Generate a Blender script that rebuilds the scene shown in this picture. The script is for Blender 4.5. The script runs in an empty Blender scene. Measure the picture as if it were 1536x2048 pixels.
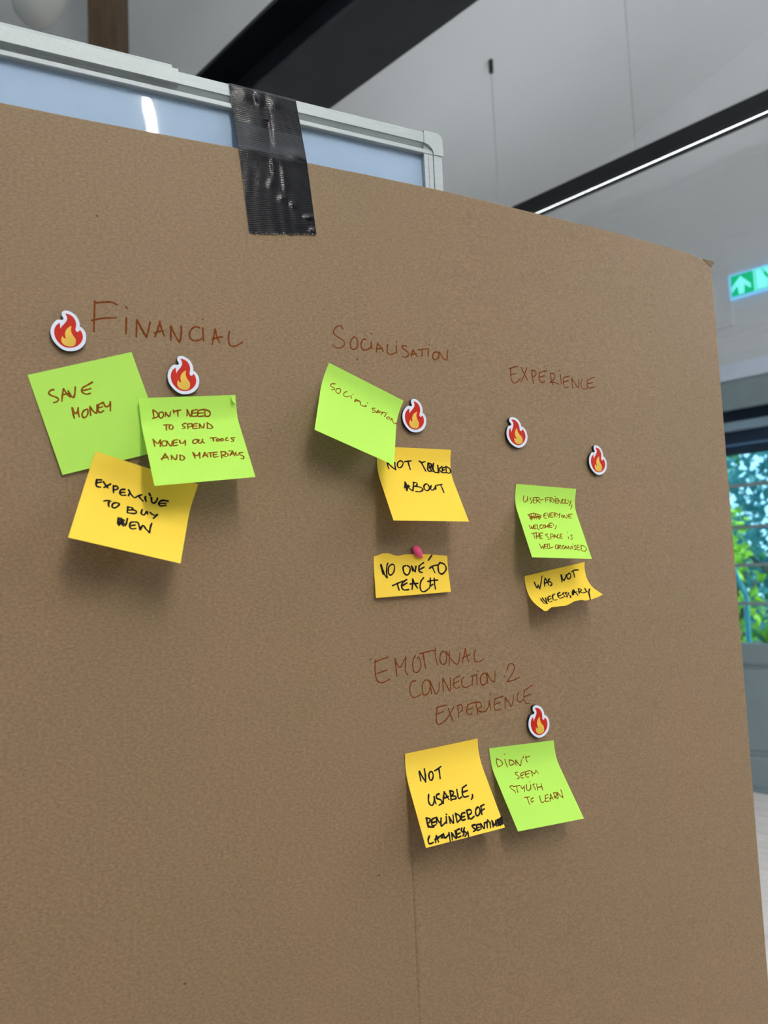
import bpy, bmesh, math, random
import numpy as np
from mathutils import Vector, Matrix

# ------------------------------------------------------------------ camera
f_px = 1480.0
pitch, roll = math.radians(4.5), math.radians(2.45)
CAM = np.array([0.0, 0.0, 1.5])
FW = np.array([0, math.cos(pitch), math.sin(pitch)])
R0 = np.array([1.0, 0, 0]); U0 = np.array([0, -math.sin(pitch), math.cos(pitch)])
RT = R0 * math.cos(roll) - U0 * math.sin(roll)
UP = R0 * math.sin(roll) + U0 * math.cos(roll)
scn = bpy.context.scene
cd = bpy.data.cameras.new('camera'); cam = bpy.data.objects.new('camera', cd)
scn.collection.objects.link(cam); scn.camera = cam
cam.matrix_world = Matrix([[RT[0], UP[0], -FW[0], CAM[0]], [RT[1], UP[1], -FW[1], CAM[1]], [RT[2], UP[2], -FW[2], CAM[2]], [0, 0, 0, 1]])
cd.sensor_fit = 'VERTICAL'; cd.sensor_height = 9.8; cd.sensor_width = 7.35
cd.lens = f_px / 2048 * 9.8
cd.clip_start = 0.02; cd.clip_end = 200
cd.dof.use_dof = True; cd.dof.focus_distance = 0.66; cd.dof.aperture_fstop = 2.1

# ------------------------------------------------------------------ world, sun, exposure
scn.view_settings.view_transform = 'Standard'; scn.view_settings.look = 'None'
scn.view_settings.exposure = -0.08; scn.view_settings.gamma = 1.0
w = bpy.data.worlds.new('sky'); scn.world = w; w.use_nodes = True
bg = w.node_tree.nodes['Background']
bg.inputs[0].default_value = (0.50, 0.80, 1.0, 1); bg.inputs[1].default_value = 2.2
sd = bpy.data.lights.new('sun', 'SUN'); sd.energy = 9.0; sd.angle = math.radians(1.0); sd.color = (1, 0.95, 0.86)
sun = bpy.data.objects.new('sun', sd); scn.collection.objects.link(sun)
LAMP_POWER = 900.0     # radiance of the lit strips in the pendant lamps

# ------------------------------------------------------------------ helpers
aD = math.radians(64.4)
D = np.array([math.sin(aD), math.cos(aD), 0]); N = np.array([math.cos(aD), -math.sin(aD), 0]); ZZ = np.array([0, 0, 1.0])
PB = CAM + FW * 0.637                      # where the view axis meets the board
def sag(u): return -0.11 * max(u, 0.0) ** 2       # the cardboard bows away beyond the whiteboard
def bw(u, v, h=0.0):                       # board coordinates (along, height above floor, off the surface) to world
    return np.array([PB[0], PB[1], 0]) + D * u + ZZ * v + N * h
def ray(x, y): return FW + RT * (x - 768) / f_px - UP * (y - 1024) / f_px
def proj(P):
    q = P - CAM; z = q @ FW
    return np.array([768 + f_px * (q @ RT) / z, 1024 - f_px * (q @ UP) / z])
def ob(x, y, h=0.0, flat=False):           # photo point measured on the board plane -> (along, height)
    hh = h; v = ray(x, y)
    for _ in range(1 if flat else 6):
        t = ((PB + N * hh - CAM) @ N) / (v @ N); q = CAM + v * t; u = (q - PB) @ D
        hh = h + (0 if flat else sag(u))
    return u, q[2]
def bs(u, v, h=0.0): return bw(u, v, h + sag(u))
AZ = math.radians(-44.571)
A = np.array([math.sin(AZ), math.cos(AZ), 0]); B = np.array([math.cos(AZ), -math.sin(AZ), 0])
def rw(a, b, z): return A * a + B * b + ZZ * z     # room coordinates (along the gable wall, towards it, up)
WALL_B = 5.0
def ceil_z(a): return 4.837 - 0.2895 * (a - 1.383)

MB = Matrix([[D[0], -N[0], 0, 0], [D[1], -N[1], 0, 0], [0, 0, 1, 0], [0, 0, 0, 1]])
MR = Matrix([[A[0], B[0], 0, 0], [A[1], B[1], 0, 0], [0, 0, 1, 0], [0, 0, 0, 1]])
if MR.determinant() < 0: MR = Matrix([[-A[0], B[0], 0, 0], [-A[1], B[1], 0, 0], [0, 0, 1, 0], [0, 0, 0, 1]])
mats = {}
def tag(o, label=None, cat=None, group=None, kind=None):
    if label: o['label'] = label
    if cat: o['category'] = cat
    if group: o['group'] = group
    if kind: o['kind'] = kind
    return o
def thing(name, loc, basis, label, cat, group=None):
    o = bpy.data.objects.new(name, None); scn.collection.objects.link(o); o.empty_display_size = 0.05
    o.matrix_world = Matrix.Translation(Vector(loc)) @ basis
    return tag(o, label, cat, group)
def obj(name, verts, faces, mat, parent=None, basis=None, origin=None, smooth=False, uvs=None, mat_idx=None):
    """verts in world space; stored relative to the thing's own base and axes"""
    V = [Vector(v) for v in verts]
    if parent is not None:
        M = parent.matrix_world.copy()
    else:
        if origin is None:
            origin = sum(V, Vector()) / len(V)
        M = Matrix.Translation(Vector(origin)) @ (basis or Matrix.Identity(4))
    Mi = M.inverted()
    me = bpy.data.meshes.new(name)
    me.from_pydata([Mi @ v for v in V], [], faces)
    for m in (mat if isinstance(mat, (list, tuple)) else [mat]): me.materials.append(m)
    if mat_idx:
        for p, i in zip(me.polygons, mat_idx): p.material_index = i
    if uvs is not None:
        l = me.uv_layers.new(name='UVMap')
        for lp in me.loops: l.data[lp.index].uv = uvs[lp.vertex_index]
    if smooth:
        for p in me.polygons: p.use_smooth = True
    me.update()
    o = bpy.data.objects.new(name, me); scn.collection.objects.link(o)
    if parent is not None: o.parent = parent; parent_world(o, parent, M)
    else: o.matrix_world = M
    return o
WM = {}
def parent_world(o, parent, M):
    # matrix_world of fresh children is not evaluated yet: keep parts on the thing's own axes
    o.matrix_parent_inverse = Matrix.Identity(4)
    o.matrix_basis = Matrix.Identity(4)
    o.matrix_world = M
    o.matrix_basis = Matrix.Identity(4)
class MBd:                                  # collects several shapes of ONE part
    def __init__(s): s.v = []; s.f = []
    def add(s, v, f):
        n = len(s.v); s.v += [np.array(x, float) for x in v]; s.f += [[i + n for i in q] for q in f]; return s
    def hexa(s, c8): return s.add(c8, [(0, 3, 2, 1), (4, 5, 6, 7), (0, 1, 5, 4), (1, 2, 6, 5), (2, 3, 7, 6), (3, 0, 4, 7)])
    def box(s, fn, a0, a1, b0, b1, c0, c1):
        return s.hexa([fn(a0, b0, c0), fn(a1, b0, c0), fn(a1, b1, c0), fn(a0, b1, c0), fn(a0, b0, c1), fn(a1, b0, c1), fn(a1, b1, c1), fn(a0, b1, c1)])
    def prism(s, pts0, pts1):
        n = len(pts0)
        return s.add(list(pts0) + list(pts1), [list(range(n))[::-1], list(range(n, 2 * n))] + [[i, (i + 1) % n, (i + 1) % n + n, i + n] for i in range(n)])
    def tube(s, P, Q, r, n=10, r2=None):
        P = np.array(P, float); Q = np.array(Q, float); d = (Q - P) / np.linalg.norm(Q - P)
        a = np.cross(d, [0, 0, 1.0]); a = a if np.linalg.norm(a) > .01 else np.array([1.0, 0, 0]); a /= np.linalg.norm(a); b = np.cross(d, a)
        r2 = r if r2 is None else r2
        ring = lambda C_, rr: [C_ + (a * math.cos(2 * math.pi * i / n) + b * math.sin(2 * math.pi * i / n)) * rr for i in range(n)]
        return s.prism(ring(P, r), ring(Q, r2))
    def lathe(s, C_, prof, n=24, ax=None):
        C_ = np.array(C_, float); ax = np.array([0, 0, 1.0]) if ax is None else np.array(ax) / np.linalg.norm(ax)
        a = np.cross(ax, [0.3, 1.0, 0.1]); a /= np.linalg.norm(a); b = np.cross(ax, a)
        vs = [C_ + ax * z + (a * math.cos(2 * math.pi * i / n) + b * math.sin(2 * math.pi * i / n)) * r for r, z in prof for i in range(n)]
        fs = [[k * n + i, k * n + (i + 1) % n, (k + 1) * n + (i + 1) % n, (k + 1) * n + i] for k in range(len(prof) - 1) for i in range(n)]
        fs += [list(range(n))[::-1], list(range((len(prof) - 1) * n, len(prof) * n))]
        return s.add(vs, fs)
    def build(s, name, mat, parent=None, **k):
        o = obj(name, s.v, s.f, mat, parent, **k)
        bm = bmesh.new(); bm.from_mesh(o.data); bmesh.ops.recalc_face_normals(bm, faces=bm.faces[:]); bm.to_mesh(o.data); bm.free()
        return o
def bevel(o, w_, seg=2):
    m = o.modifiers.new('bevel', 'BEVEL'); m.width = w_; m.segments = seg; m.limit_method = 'ANGLE'; return o

# ------------------------------------------------------------------ materials
def nt(name):
    m = bpy.data.materials.new(name); m.use_nodes = True; t = m.node_tree
    return m, t, t.nodes['Principled BSDF']
def nd(t, typ, **kw):
    n = t.nodes.new(typ)
    for k, v in kw.items():
        if k.startswith('i_'): n.inputs[k[2:].replace('_', ' ')].default_value = v
        else: setattr(n, k, v)
    return n
def ramp(t, src, p0, c0, p1, c1):
    r = t.nodes.new('ShaderNodeValToRGB'); r.color_ramp.elements[0].position = p0; r.color_ramp.elements[0].color = (*c0, 1)
    r.color_ramp.elements[1].position = p1; r.color_ramp.elements[1].color = (*c1, 1); t.links.new(src, r.inputs[0]); return r.outputs[0]
def coords(t, scale=(1, 1, 1), rot=(0, 0, 0), kind='Object'):
    c = t.nodes.new('ShaderNodeTexCoord'); m = t.nodes.new('ShaderNodeMapping')
    m.inputs['Scale'].default_value = scale; m.inputs['Rotation'].default_value = rot
    t.links.new(c.outputs[kind], m.inputs['Vector']); return m.outputs[0]
def noise(t, vec, scale, detail=3, rough=.5):
    n = nd(t, 'ShaderNodeTexNoise'); n.inputs['Scale'].default_value = scale; n.inputs['Detail'].default_value = detail; n.inputs['Roughness'].default_value = rough
    t.links.new(vec, n.inputs['Vector']); return n.outputs[0]
def mix(t, fac, a, b, mode='MIX'):
    n = t.nodes.new('ShaderNodeMix'); n.data_type = 'RGBA'; n.blend_type = mode
    for s, val in ((0, fac), (6, a), (7, b)):
        if isinstance(val, (int, float)): n.inputs[s].default_value = val
        elif isinstance(val, tuple): n.inputs[s].default_value = (*val, 1)
        else: t.links.new(val, n.inputs[s])
    return n.outputs[2]
def bump(t, b, h, strength, dist):
    n = t.nodes.new('ShaderNodeBump'); n.inputs['Strength'].default_value = strength; n.inputs['Distance'].default_value = dist
    t.links.new(h, n.inputs['Height'])
    t.links.new(n.outputs[0], b.inputs['Normal']); return n
def math_(t, op, a, b=None):
    n = t.nodes.new('ShaderNodeMath'); n.operation = op
    for i, v in enumerate((a, b)):
        if v is None: continue
        if isinstance(v, (int, float)): n.inputs[i].default_value = v
        else: t.links.new(v, n.inputs[i])
    return n.outputs[0]
def simple(name, col, rough=.6, metal=0.0, spec=.5, var=0.0, vs=8, bmp=0.0, bs_=40):
    m, t, b = nt(name)
    b.inputs['Roughness'].default_value = rough; b.inputs['Metallic'].default_value = metal; b.inputs['Specular IOR Level'].default_value = spec
    c = coords(t); n = noise(t, c, vs)
    lo = tuple(x * (1 - var) for x in col); hi = tuple(min(1, x * (1 + var)) for x in col)
    t.links.new(ramp(t, n, .35, lo, .65, hi), b.inputs['Base Color'])
    if bmp: bump(t, b, noise(t, c, bs_), bmp, .002)
    return m
def s2l(r, g, b): return tuple(((c / 255) / 12.92 if c / 255 <= .04045 else ((c / 255 + .055) / 1.055) ** 2.4) for c in (r, g, b))

def m_cardboard():
    m, t, b = nt('cardboard'); b.inputs['Roughness'].default_value = .6; b.inputs['Specular IOR Level'].default_value = .26
    fine = noise(t, coords(t, (1, 1, 1.4)), 430, 5, .68)
    fib = noise(t, coords(t, (.45, 1, 1.6), (0, .35, 0)), 520, 4, .66)
    big = noise(t, coords(t), 7, 3, .5)
    col = ramp(t, fine, .41, (.150, .094, .046), .60, (.282, .186, .106))
    col = mix(t, .42, col, ramp(t, fib, .41, (.150, .094, .046), .66, (.288, .190, .109)))
    col = mix(t, .30, col, ramp(t, big, .35, (.190, .146, .082), .65, (.225, .143, .090)))
    wv = nd(t, 'ShaderNodeTexWave'); wv.bands_direction = 'X'; wv.inputs['Scale'].default_value = 44; wv.inputs['Distortion'].default_value = .9; wv.inputs['Detail'].default_value = 2
    t.links.new(coords(t, (1, 1, .12)), wv.inputs['Vector'])
    bands = noise(t, coords(t, (1, 1, .05)), 60, 3, .6)
    patch = noise(t, coords(t), 4, 2)
    pm = math_(t, 'MULTIPLY', ramp(t, patch, .36, (0, 0, 0), .62, (1, 1, 1)), math_(t, 'ADD', wv.outputs['Fac'], bands))
    col = mix(t, math_(t, 'MULTIPLY', pm, .11), col, (.20, .135, .08))
    vo = nd(t, 'ShaderNodeTexVoronoi'); vo.inputs['Scale'].default_value = 38; t.links.new(coords(t, (1, .2, 1)), vo.inputs['Vector'])
    spk = math_(t, 'LESS_THAN', vo.outputs['Distance'], .035)
    vc = nd(t, 'ShaderNodeSeparateColor'); t.links.new(vo.outputs['Color'], vc.inputs[0])
    spk = math_(t, 'MULTIPLY', spk, math_(t, 'GREATER_THAN', vc.outputs[0], .72))
    col = mix(t, math_(t, 'MULTIPLY', spk, .85), col, (.06, .035, .02))
    t.links.new(col, b.inputs['Base Color'])
    hh = math_(t, 'ADD', math_(t, 'MULTIPLY', fine, .35), math_(t, 'MULTIPLY', pm, .12))
    bump(t, b, hh, .25, .0005)
    return m
def m_paper(name, col):
    m, t, b = nt(name); b.inputs['Roughness'].default_value = .9; b.inputs['Specular IOR Level'].default_value = .06
    c = coords(t); fn = noise(t, c, 900, 3); bg_ = noise(t, c, 40, 2)
    lo = tuple(x * .95 for x in col)
    cc = mix(t, .3, ramp(t, fn, .3, lo, .7, col), ramp(t, bg_, .3, lo, .7, col))
    t.links.new(cc, b.inputs['Base Color'])
    bump(t, b, bg_, .08, .002)
    tr = t.nodes.new('ShaderNodeBsdfTranslucent'); t.links.new(cc, tr.inputs[0])
    ms = t.nodes.new('ShaderNodeMixShader'); ms.inputs[0].default_value = .2
    out = t.nodes['Material Output']
    t.links.new(b.outputs[0], ms.inputs[1]); t.links.new(tr.outputs[0], ms.inputs[2]); t.links.new(ms.outputs[0], out.inputs[0])
    return m
def m_tape():
    m, t, b = nt('duct_tape'); b.inputs['Base Color'].default_value = (.004, .0045, .007, 1)
    b.inputs['Roughness'].default_value = .17; b.inputs['Specular IOR Level'].default_value = .19
    uv = coords(t, kind='UV')
    hs = None
    for dirn, sc in (('Y', 190), ('X', 150)):
        wv = nd(t, 'ShaderNodeTexWave'); wv.bands_direction = dirn; wv.inputs['Scale'].default_value = sc; wv.inputs['Distortion'].default_value = 1.2; wv.inputs['Detail'].default_value = 1; wv.inputs['Detail Scale'].default_value = .6
        t.links.new(uv, wv.inputs['Vector'])
        x = math_(t, 'MULTIPLY', wv.outputs['Fac'], 1.0 if dirn == 'Y' else .2)
        hs = x if hs is None else math_(t, 'ADD', hs, x)
    hs = math_(t, 'ADD', hs, math_(t, 'MULTIPLY', noise(t, uv, 160, 3), .35))
    bump(t, b, hs, .34, .0002)
    return m
def m_alu():
    m, t, b = nt('brushed_aluminium'); b.inputs['Metallic'].default_value = .25; b.inputs['Roughness'].default_value = .55
    n = noise(t, coords(t, (.06, 1, 1)), 900, 3)
    t.links.new(ramp(t, n, .3, (.34, .385, .405), .7, (.41, .45, .468)), b.inputs['Base Color'])
    bump(t, b, n, .08, .0003); return m
def m_enamel():
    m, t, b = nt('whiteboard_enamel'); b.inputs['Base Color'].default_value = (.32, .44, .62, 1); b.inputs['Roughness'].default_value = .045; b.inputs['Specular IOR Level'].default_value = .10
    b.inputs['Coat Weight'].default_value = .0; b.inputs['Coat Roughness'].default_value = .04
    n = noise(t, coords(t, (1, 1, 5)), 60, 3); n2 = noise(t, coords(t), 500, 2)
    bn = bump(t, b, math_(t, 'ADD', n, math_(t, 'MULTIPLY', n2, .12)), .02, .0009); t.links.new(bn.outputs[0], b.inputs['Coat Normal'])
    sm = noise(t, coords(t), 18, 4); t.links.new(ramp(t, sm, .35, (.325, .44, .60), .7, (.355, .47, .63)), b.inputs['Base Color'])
    return m
def m_plaster(name, col, bs1, strength, rot=0.0):
    m, t, b = nt(name); b.inputs['Roughness'].default_value = .9; b.inputs['Specular IOR Level'].default_value = .15
    n = noise(t, coords(t, (.5, 1, 2.2), (0, rot, 0)), bs1, 4, .55)
    v = noise(t, coords(t), 1.2, 2)
    t.links.new(ramp(t, v, .3, tuple(x * .96 for x in col), .7, col), b.inputs['Base Color'])
    bump(t, b, n, strength, .03); return m
def m_wood(name, c1, c2, sc=(6, 6, .7)):
    m, t, b = nt(name); b.inputs['Roughness'].default_value = .65
    n = noise(t, coords(t, sc), 9, 6, .62)
    t.links.new(ramp(t, n, .3, c1, .72, c2), b.inputs['Base Color']); bump(t, b, n, .2, .003); return m
def m_glow(name, col, s):
    m = bpy.data.materials.new(name); m.use_nodes = True; t = m.node_tree; b = t.nodes['Principled BSDF']
    b.inputs['Base Color'].default_value = (*col, 1); b.inputs['Emission Color'].default_value = (*col, 1); b.inputs['Emission Strength'].default_value = s; return m
def m_glass():
    m, t, b = nt('window_glass'); out = t.nodes['Material Output']
    tr = t.nodes.new('ShaderNodeBsdfTransparent'); tr.inputs[0].default_value = (.80, .97, 1.0, 1)
    gl = t.nodes.new('ShaderNodeBsdfGlossy'); gl.inputs['Roughness'].default_value = .02
    fr = t.nodes.new('ShaderNodeFresnel'); fr.inputs[0].default_value = 1.45
    ms = t.nodes.new('ShaderNodeMixShader'); t.links.new(fr.outputs[0], ms.inputs[0]); t.links.new(tr.outputs[0], ms.inputs[1]); t.links.new(gl.outputs[0], ms.inputs[2])
    t.links.new(ms.outputs[0], out.inputs[0]); return m
def m_leaf(name, c1, c2):
    m, t, b = nt(name); b.inputs['Roughness'].default_value = .55
    oi = noise(t, coords(t), 6, 2)
    cc = ramp(t, oi, .35, c1, .65, c2); t.links.new(cc, b.inputs['Base Color'])
    tr = t.nodes.new('ShaderNodeBsdfTranslucent'); t.links.new(cc, tr.inputs[0])
    ms = t.nodes.new('ShaderNodeMixShader'); ms.inputs[0].default_value = .5
    t.links.new(b.outputs[0], ms.inputs[1]); t.links.new(tr.outputs[0], ms.inputs[2]); t.links.new(ms.outputs[0], t.nodes['Material Output'].inputs[0]); return m

CARD = m_cardboard(); TAPE = m_tape(); ALU = m_alu(); ENAMEL = m_enamel()
GREEN = m_paper('lime_paper', (.50, .86, .14)); ORANGE = m_paper('yellow_orange_paper', (1.0, .70, .085))
INK_BROWN = simple('brown_marker_ink', (.135, .034, .005), .85, spec=.08, var=.15, vs=300)
INK_BROWN2 = simple('brown_marker_ink_on_lime', (.19, .062, .004), .85, spec=.08, var=.15, vs=300)
INK_BLACK = simple('black_marker_ink', (.010, .007, .008), .8, spec=.1, var=.1, vs=300)
PLASTIC = simple('grey_plastic_cap', (.40, .46, .47), .45, var=.03)
MAG_W = simple('magnet_white_print', (.66, .72, .84), .35, spec=.12, var=.02); MAG_D = simple('magnet_dark_core', (.012, .012, .014), .6, var=.1)
MAG_R = simple('magnet_red_print', (.44, .018, .008), .4, spec=.12, var=.06, vs=150); MAG_Y = simple('magnet_yellow_print', (.64, .42, .07), .4, spec=.12, var=.10, vs=90)
PINK = simple('pink_putty', (.85, .10, .26), .5, spec=.12, var=.08, vs=300, bmp=.3, bs_=300)
WALLM = m_plaster('white_plaster', (.80, .815, .82), 9, .34, .5); WALLD = m_plaster('grey_wall_paint', (.40, .39, .37), 9, .2); CEILM = m_plaster('smooth_ceiling_paint', (.80, .815, .83), 3, .05)  # grey paint of the unseen walls is darkened to cut bounced fill
BLACK_STEEL = simple('black_steel', (.012, .014, .018), .5, var=.1); DARK_STEEL = simple('charcoal_steel', (.022, .025, .030), .55, var=.08)
LAMPM = simple('black_lamp_housing', (.006, .006, .007), .5, var=.1)
LED = m_glow('led_diffuser', (1.0, .955, .87), LAMP_POWER); LED2 = m_glow('led_diffuser_far', (.93, .96, 1.0), 7.0); LED_ADDED = m_glow('led_diffuser_added', (.95, .97, 1.0), 450.0)  # the last glow belongs to the added lamp out of view
POST = m_wood('brown_timber', (.055, .027, .009), (.12, .066, .025))
FLOORW = m_wood('pale_floor_board', (.62, .58, .55), (.80, .77, .74), (.7, 6, 6))
DOORM = simple('grey_green_door_paint', (.25, .315, .33), .5, var=.04); NAVY = simple('dark_blue_paint', (.006, .022, .052), .5, var=.1); TRIMW = simple('pale_trim_paint', (.76, .85, .98), .6, var=.03)
BARM = simple('light_blue_metal_bar', (.26, .38, .46), .4, var=.05)
GLASS = m_glass(); SIGN_G = m_glow('sign_green', (.0, .40, .17), .8); SIGN_W = m_glow('sign_white_print', (.17, .74, .72), 1.0); SIGN_F = m_glow('sign_edge_light', (.20, .52, .85), .7)
LEAF1 = m_leaf('leaf_dark', (.03, .13, .07), (.06, .22, .10)); LEAF2 = m_leaf('leaf_bright', (.20, .45, .04), (.40, .62, .06)); LEAF3 = m_leaf('leaf_blue_green', (.08, .30, .33), (.20, .48, .50))
BARK = m_wood('bark', (.05, .035, .02), (.12, .09, .06)); GRASS = simple('grass', (.06, .14, .05), .9, var=.3, vs=3); WHITEP = simple('white_enamelled_metal', (.62, .62, .60), .5, var=.02)
WIRE = simple('grey_wire', (.22, .22, .22), .5); POT = simple('terracotta', (.35, .14, .07), .8, var=.1)
sun.rotation_euler = Vector(rw(0.75, 0.35, -0.85)).to_track_quat('-Z', 'Y').to_euler()
# ------------------------------------------------------------------ the setting: room shell
AL, AR, BK = 5.6, -5.5, -6.5               # left wall, right wall, how far the room runs behind the camera
def struct(mb, name, mat, parent=None): return tag(mb.build(name, mat, parent, basis=MR) if parent is None else mb.build(name, mat, parent), kind='structure')
DA0, DA1, DTOP = 1.25, 2.55, 2.636         # door opening in the gable wall
wl = MBd()
def gab(a0, a1, z0, b0=WALL_B, b1=WALL_B + .35):
    wl.prism([rw(a0, b0, z0), rw(a1, b0, z0), rw(a1, b0, ceil_z(a1) + .2), rw(a0, b0, ceil_z(a0) + .2)], [rw(a0, b1, z0), rw(a1, b1, z0), rw(a1, b1, ceil_z(a1) + .2), rw(a0, b1, ceil_z(a0) + .2)])
gab(AR, DA0, 0); gab(DA0, DA1, DTOP); gab(DA1, AL, 0)
struct(wl, 'wall_back', WALLM)
struct(MBd().box(rw, AL, AL + .2, BK, WALL_B + .35, 0, ceil_z(AL) + .3), 'wall_left', WALLM)
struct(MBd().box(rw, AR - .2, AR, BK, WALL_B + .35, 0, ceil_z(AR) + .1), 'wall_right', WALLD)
c = MBd(); c.prism([rw(AR - .2, BK, ceil_z(AR - .2)), rw(AL + .2, BK, ceil_z(AL + .2)), rw(AL + .2, BK, ceil_z(AL) + .3), rw(AR - .2, BK, ceil_z(AR) + .35)],
                   [rw(AR - .2, WALL_B + .5, ceil_z(AR - .2)), rw(AL + .2, WALL_B + .5, ceil_z(AL + .2)), rw(AL + .2, WALL_B + .5, ceil_z(AL) + .3), rw(AR - .2, WALL_B + .5, ceil_z(AR) + .35)])
struct(c, 'ceiling', CEILM)
# wall behind the viewer, with two tall window openings that let the daylight in
wf = MBd()
b0_, b1_ = BK, BK + .2
for a0, a1 in ((AR, -3.2), (-1.2, .6), (2.6, AL)): wf.box(rw, a0, a1, b0_, b1_, 0, 4.3)
for a0, a1 in ((-3.2, -1.2), (.6, 2.6)): wf.box(rw, a0, a1, b0_, b1_, 0, .8); wf.box(rw, a0, a1, b0_, b1_, 2.8, 4.3)
wf.prism([rw(AR, b0_, 4.3), rw(3.2, b0_, 4.3), rw(AR, b0_, ceil_z(AR))], [rw(AR, b1_, 4.3), rw(3.2, b1_, 4.3), rw(AR, b1_, ceil_z(AR))])
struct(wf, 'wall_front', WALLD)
fl = struct(MBd().box(rw, AR, AL, BK, WALL_B + .35, -.12, -.012), 'floor', simple('floor_base', (.24, .22, .20), .8, var=.05))
random.seed(4)
# pale boards of the floor, laid along the gable wall where the photograph shows them
pw = .14
base = None
for k in range(22):
    b1 = WALL_B - .004 - k * pw
    off = random.uniform(-.9, 0)
    for j in range(5):
        a0 = -1.6 + off + j * 1.5
        mb = MBd().box(rw, a0, a0 + 1.496, b1 - pw + .003, b1, -.0118, random.uniform(-.0015, 0))
        mb.build('plank', FLOORW, fl)
struct(MBd().box(rw, DA1 + .02, AL, WALL_B - .018, WALL_B, 0, .09), 'baseboard_back', TRIMW)
# pale ledge and grey lintel casing over the door
struct(MBd().box(rw, .6, DA1 + .25, WALL_B - .05, WALL_B, 2.636, 2.742), 'trim_1', TRIMW)
t2 = MBd().box(rw, DA0 - .06, DA1 + .06, WALL_B - .035, WALL_B, 2.445, 2.634); struct(t2, 'trim_2', DOORM)

# ------------------------------------------------------------------ the glazed door
door = thing('door_1', rw((DA0 + DA1) / 2, WALL_B + .06, 0), MR, None, None); door['kind'] = 'structure'
y0, y1 = WALL_B + .03, WALL_B + .085
def dbox(a0, a1, z0, z1, yy0=y0, yy1=y1): return MBd().box(rw, a0, a1, yy0, yy1, z0, z1)
fr = dbox(DA0 + .0, DA0 + .06, .0, DTOP, WALL_B, WALL_B + .14); fr.box(rw, DA1 - .06, DA1, WALL_B, WALL_B + .14, 0, DTOP); fr.box(rw, DA0, DA1, WALL_B, WALL_B + .14, DTOP - .12, DTOP)
fr.build('door_frame', DOORM, door)
dbox(DA0 + .06, DA1 - .06, 2.375, DTOP - .12, WALL_B + .07, WALL_B + .11).build('head_panel', NAVY, door)
bevel(dbox(DA0 + .06, DA1 - .06, 2.315, 2.375, WALL_B + .015, WALL_B + .09).build('head_rail', BARM, door), .012)
dbox(DA0 + .06, DA1 - .06, 2.16, 2.315, WALL_B + .06, WALL_B + .10).build('blind_box', NAVY, door)
dbox(DA0 + .06, DA1 - .06, 2.215, 2.232, WALL_B + .05, WALL_B + .06).build('blind_trim', simple('steel_blue_trim', (.07, .17, .30), .4), door)
bevel(dbox(DA0 + .06, DA0 + .17, .012, 2.16).build('stile', DOORM, door), .004)
bevel(dbox(DA1 - .17, DA1 - .06, .012, 2.16).build('stile', DOORM, door), .004)
bevel(dbox(DA0 + .17, DA1 - .17, .80, .93).build('lock_rail', DOORM, door), .006)
bevel(dbox(DA0 + .17, DA1 - .17, .012, .215).build('bottom_rail', DOORM, door), .012)
bevel(dbox(DA0 + .17, DA1 - .17, .215, .80, WALL_B + .045, WALL_B + .075).build('lower_panel', DOORM, door), .004)
bevel(dbox(DA0 + .22, DA1 - .22, .255, .765, WALL_B + .035, WALL_B + .045).build('raised_field', DOORM, door), .006)
mz = [.93, 1.185, 1.434, 1.681, 1.953, 2.16]
am = (DA0 + DA1) / 2 + .03
dbox(am - .011, am + .011, .93, 2.16, WALL_B + .04, WALL_B + .075).build('glazing_bar', DOORM, door)
for z in mz[1:-1]: dbox(DA0 + .17, DA1 - .17, z - .011, z + .011, WALL_B + .04, WALL_B + .075).build('glazing_bar', DOORM, door)
for i in range(5):
    for a0, a1 in ((DA0 + .17, am - .011), (am + .011, DA1 - .17)):
        dbox(a0, a1, mz[i] + (.011 if i else 0), mz[i + 1] - (.011 if i < 4 else 0), WALL_B + .055, WALL_B + .059).build('pane', GLASS, door)

# ------------------------------------------------------------------ outdoors
tag(MBd().box(rw, -14, 20, WALL_B + .35, 26, -.3, -.02).build('ground', GRASS, basis=MR), kind='structure')
def leaves(mb, cx, cy, cz, rx, ry, rz, n, s, rnd):
    for _ in range(n):
        th, ph = rnd.uniform(0, 2 * math.pi), math.acos(rnd.uniform(-1, 1)); r = rnd.uniform(.35, 1) ** .5
        p = rw(cx + rx * r * math.sin(ph) * math.cos(th), cy + ry * r * math.sin(ph) * math.sin(th), cz + rz * r * math.cos(ph))
        d1 = np.array([rnd.gauss(0, 1) for _ in range(3)]); d1 /= np.linalg.norm(d1)
        d2 = np.cross(d1, [rnd.gauss(0, 1) for _ in range(3)]); d2 /= np.linalg.norm(d2); q = s * rnd.uniform(.6, 1.3)
        mb.add([p - d1 * q, p + d2 * q * .45, p + d1 * q, p - d2 * q * .45], [(0, 1, 2, 3)])
def tree(a, b, hgt, r, leafm, lab, n=2600, s=.07, seed=1, low=.25):
    rnd = random.Random(seed)
    t = thing('tree' if hgt > 2.5 else 'shrub', rw(a, b, -.02), MR, lab, 'tree' if hgt > 2.5 else 'shrub')
    tr = MBd().tube(rw(a, b, -.02), rw(a + .05, b, hgt * .7), .09 if hgt > 2.5 else .03, 8, .03)
    for k in range(5):
        th = k * 1.3; z = hgt * (.25 + .1 * k); tr.tube(rw(a, b, z), rw(a + r * .6 * math.cos(th), b + r * .6 * math.sin(th), z + hgt * .2), .035, 6, .01)
    tr.build('trunk', BARK, t)
    mb = MBd()
    for k in range(7):
        th = rnd.uniform(0, 6.28); leaves(mb, a + .45 * r * math.cos(th), b + .45 * r * math.sin(th), hgt * (low + (1 - low) * (k + .5) / 7), r * .62, r * .62, hgt * .17, n // 7, s, rnd)
    o = mb.build('foliage', leafm, t); o['kind'] = 'stuff'
    return t
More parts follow.
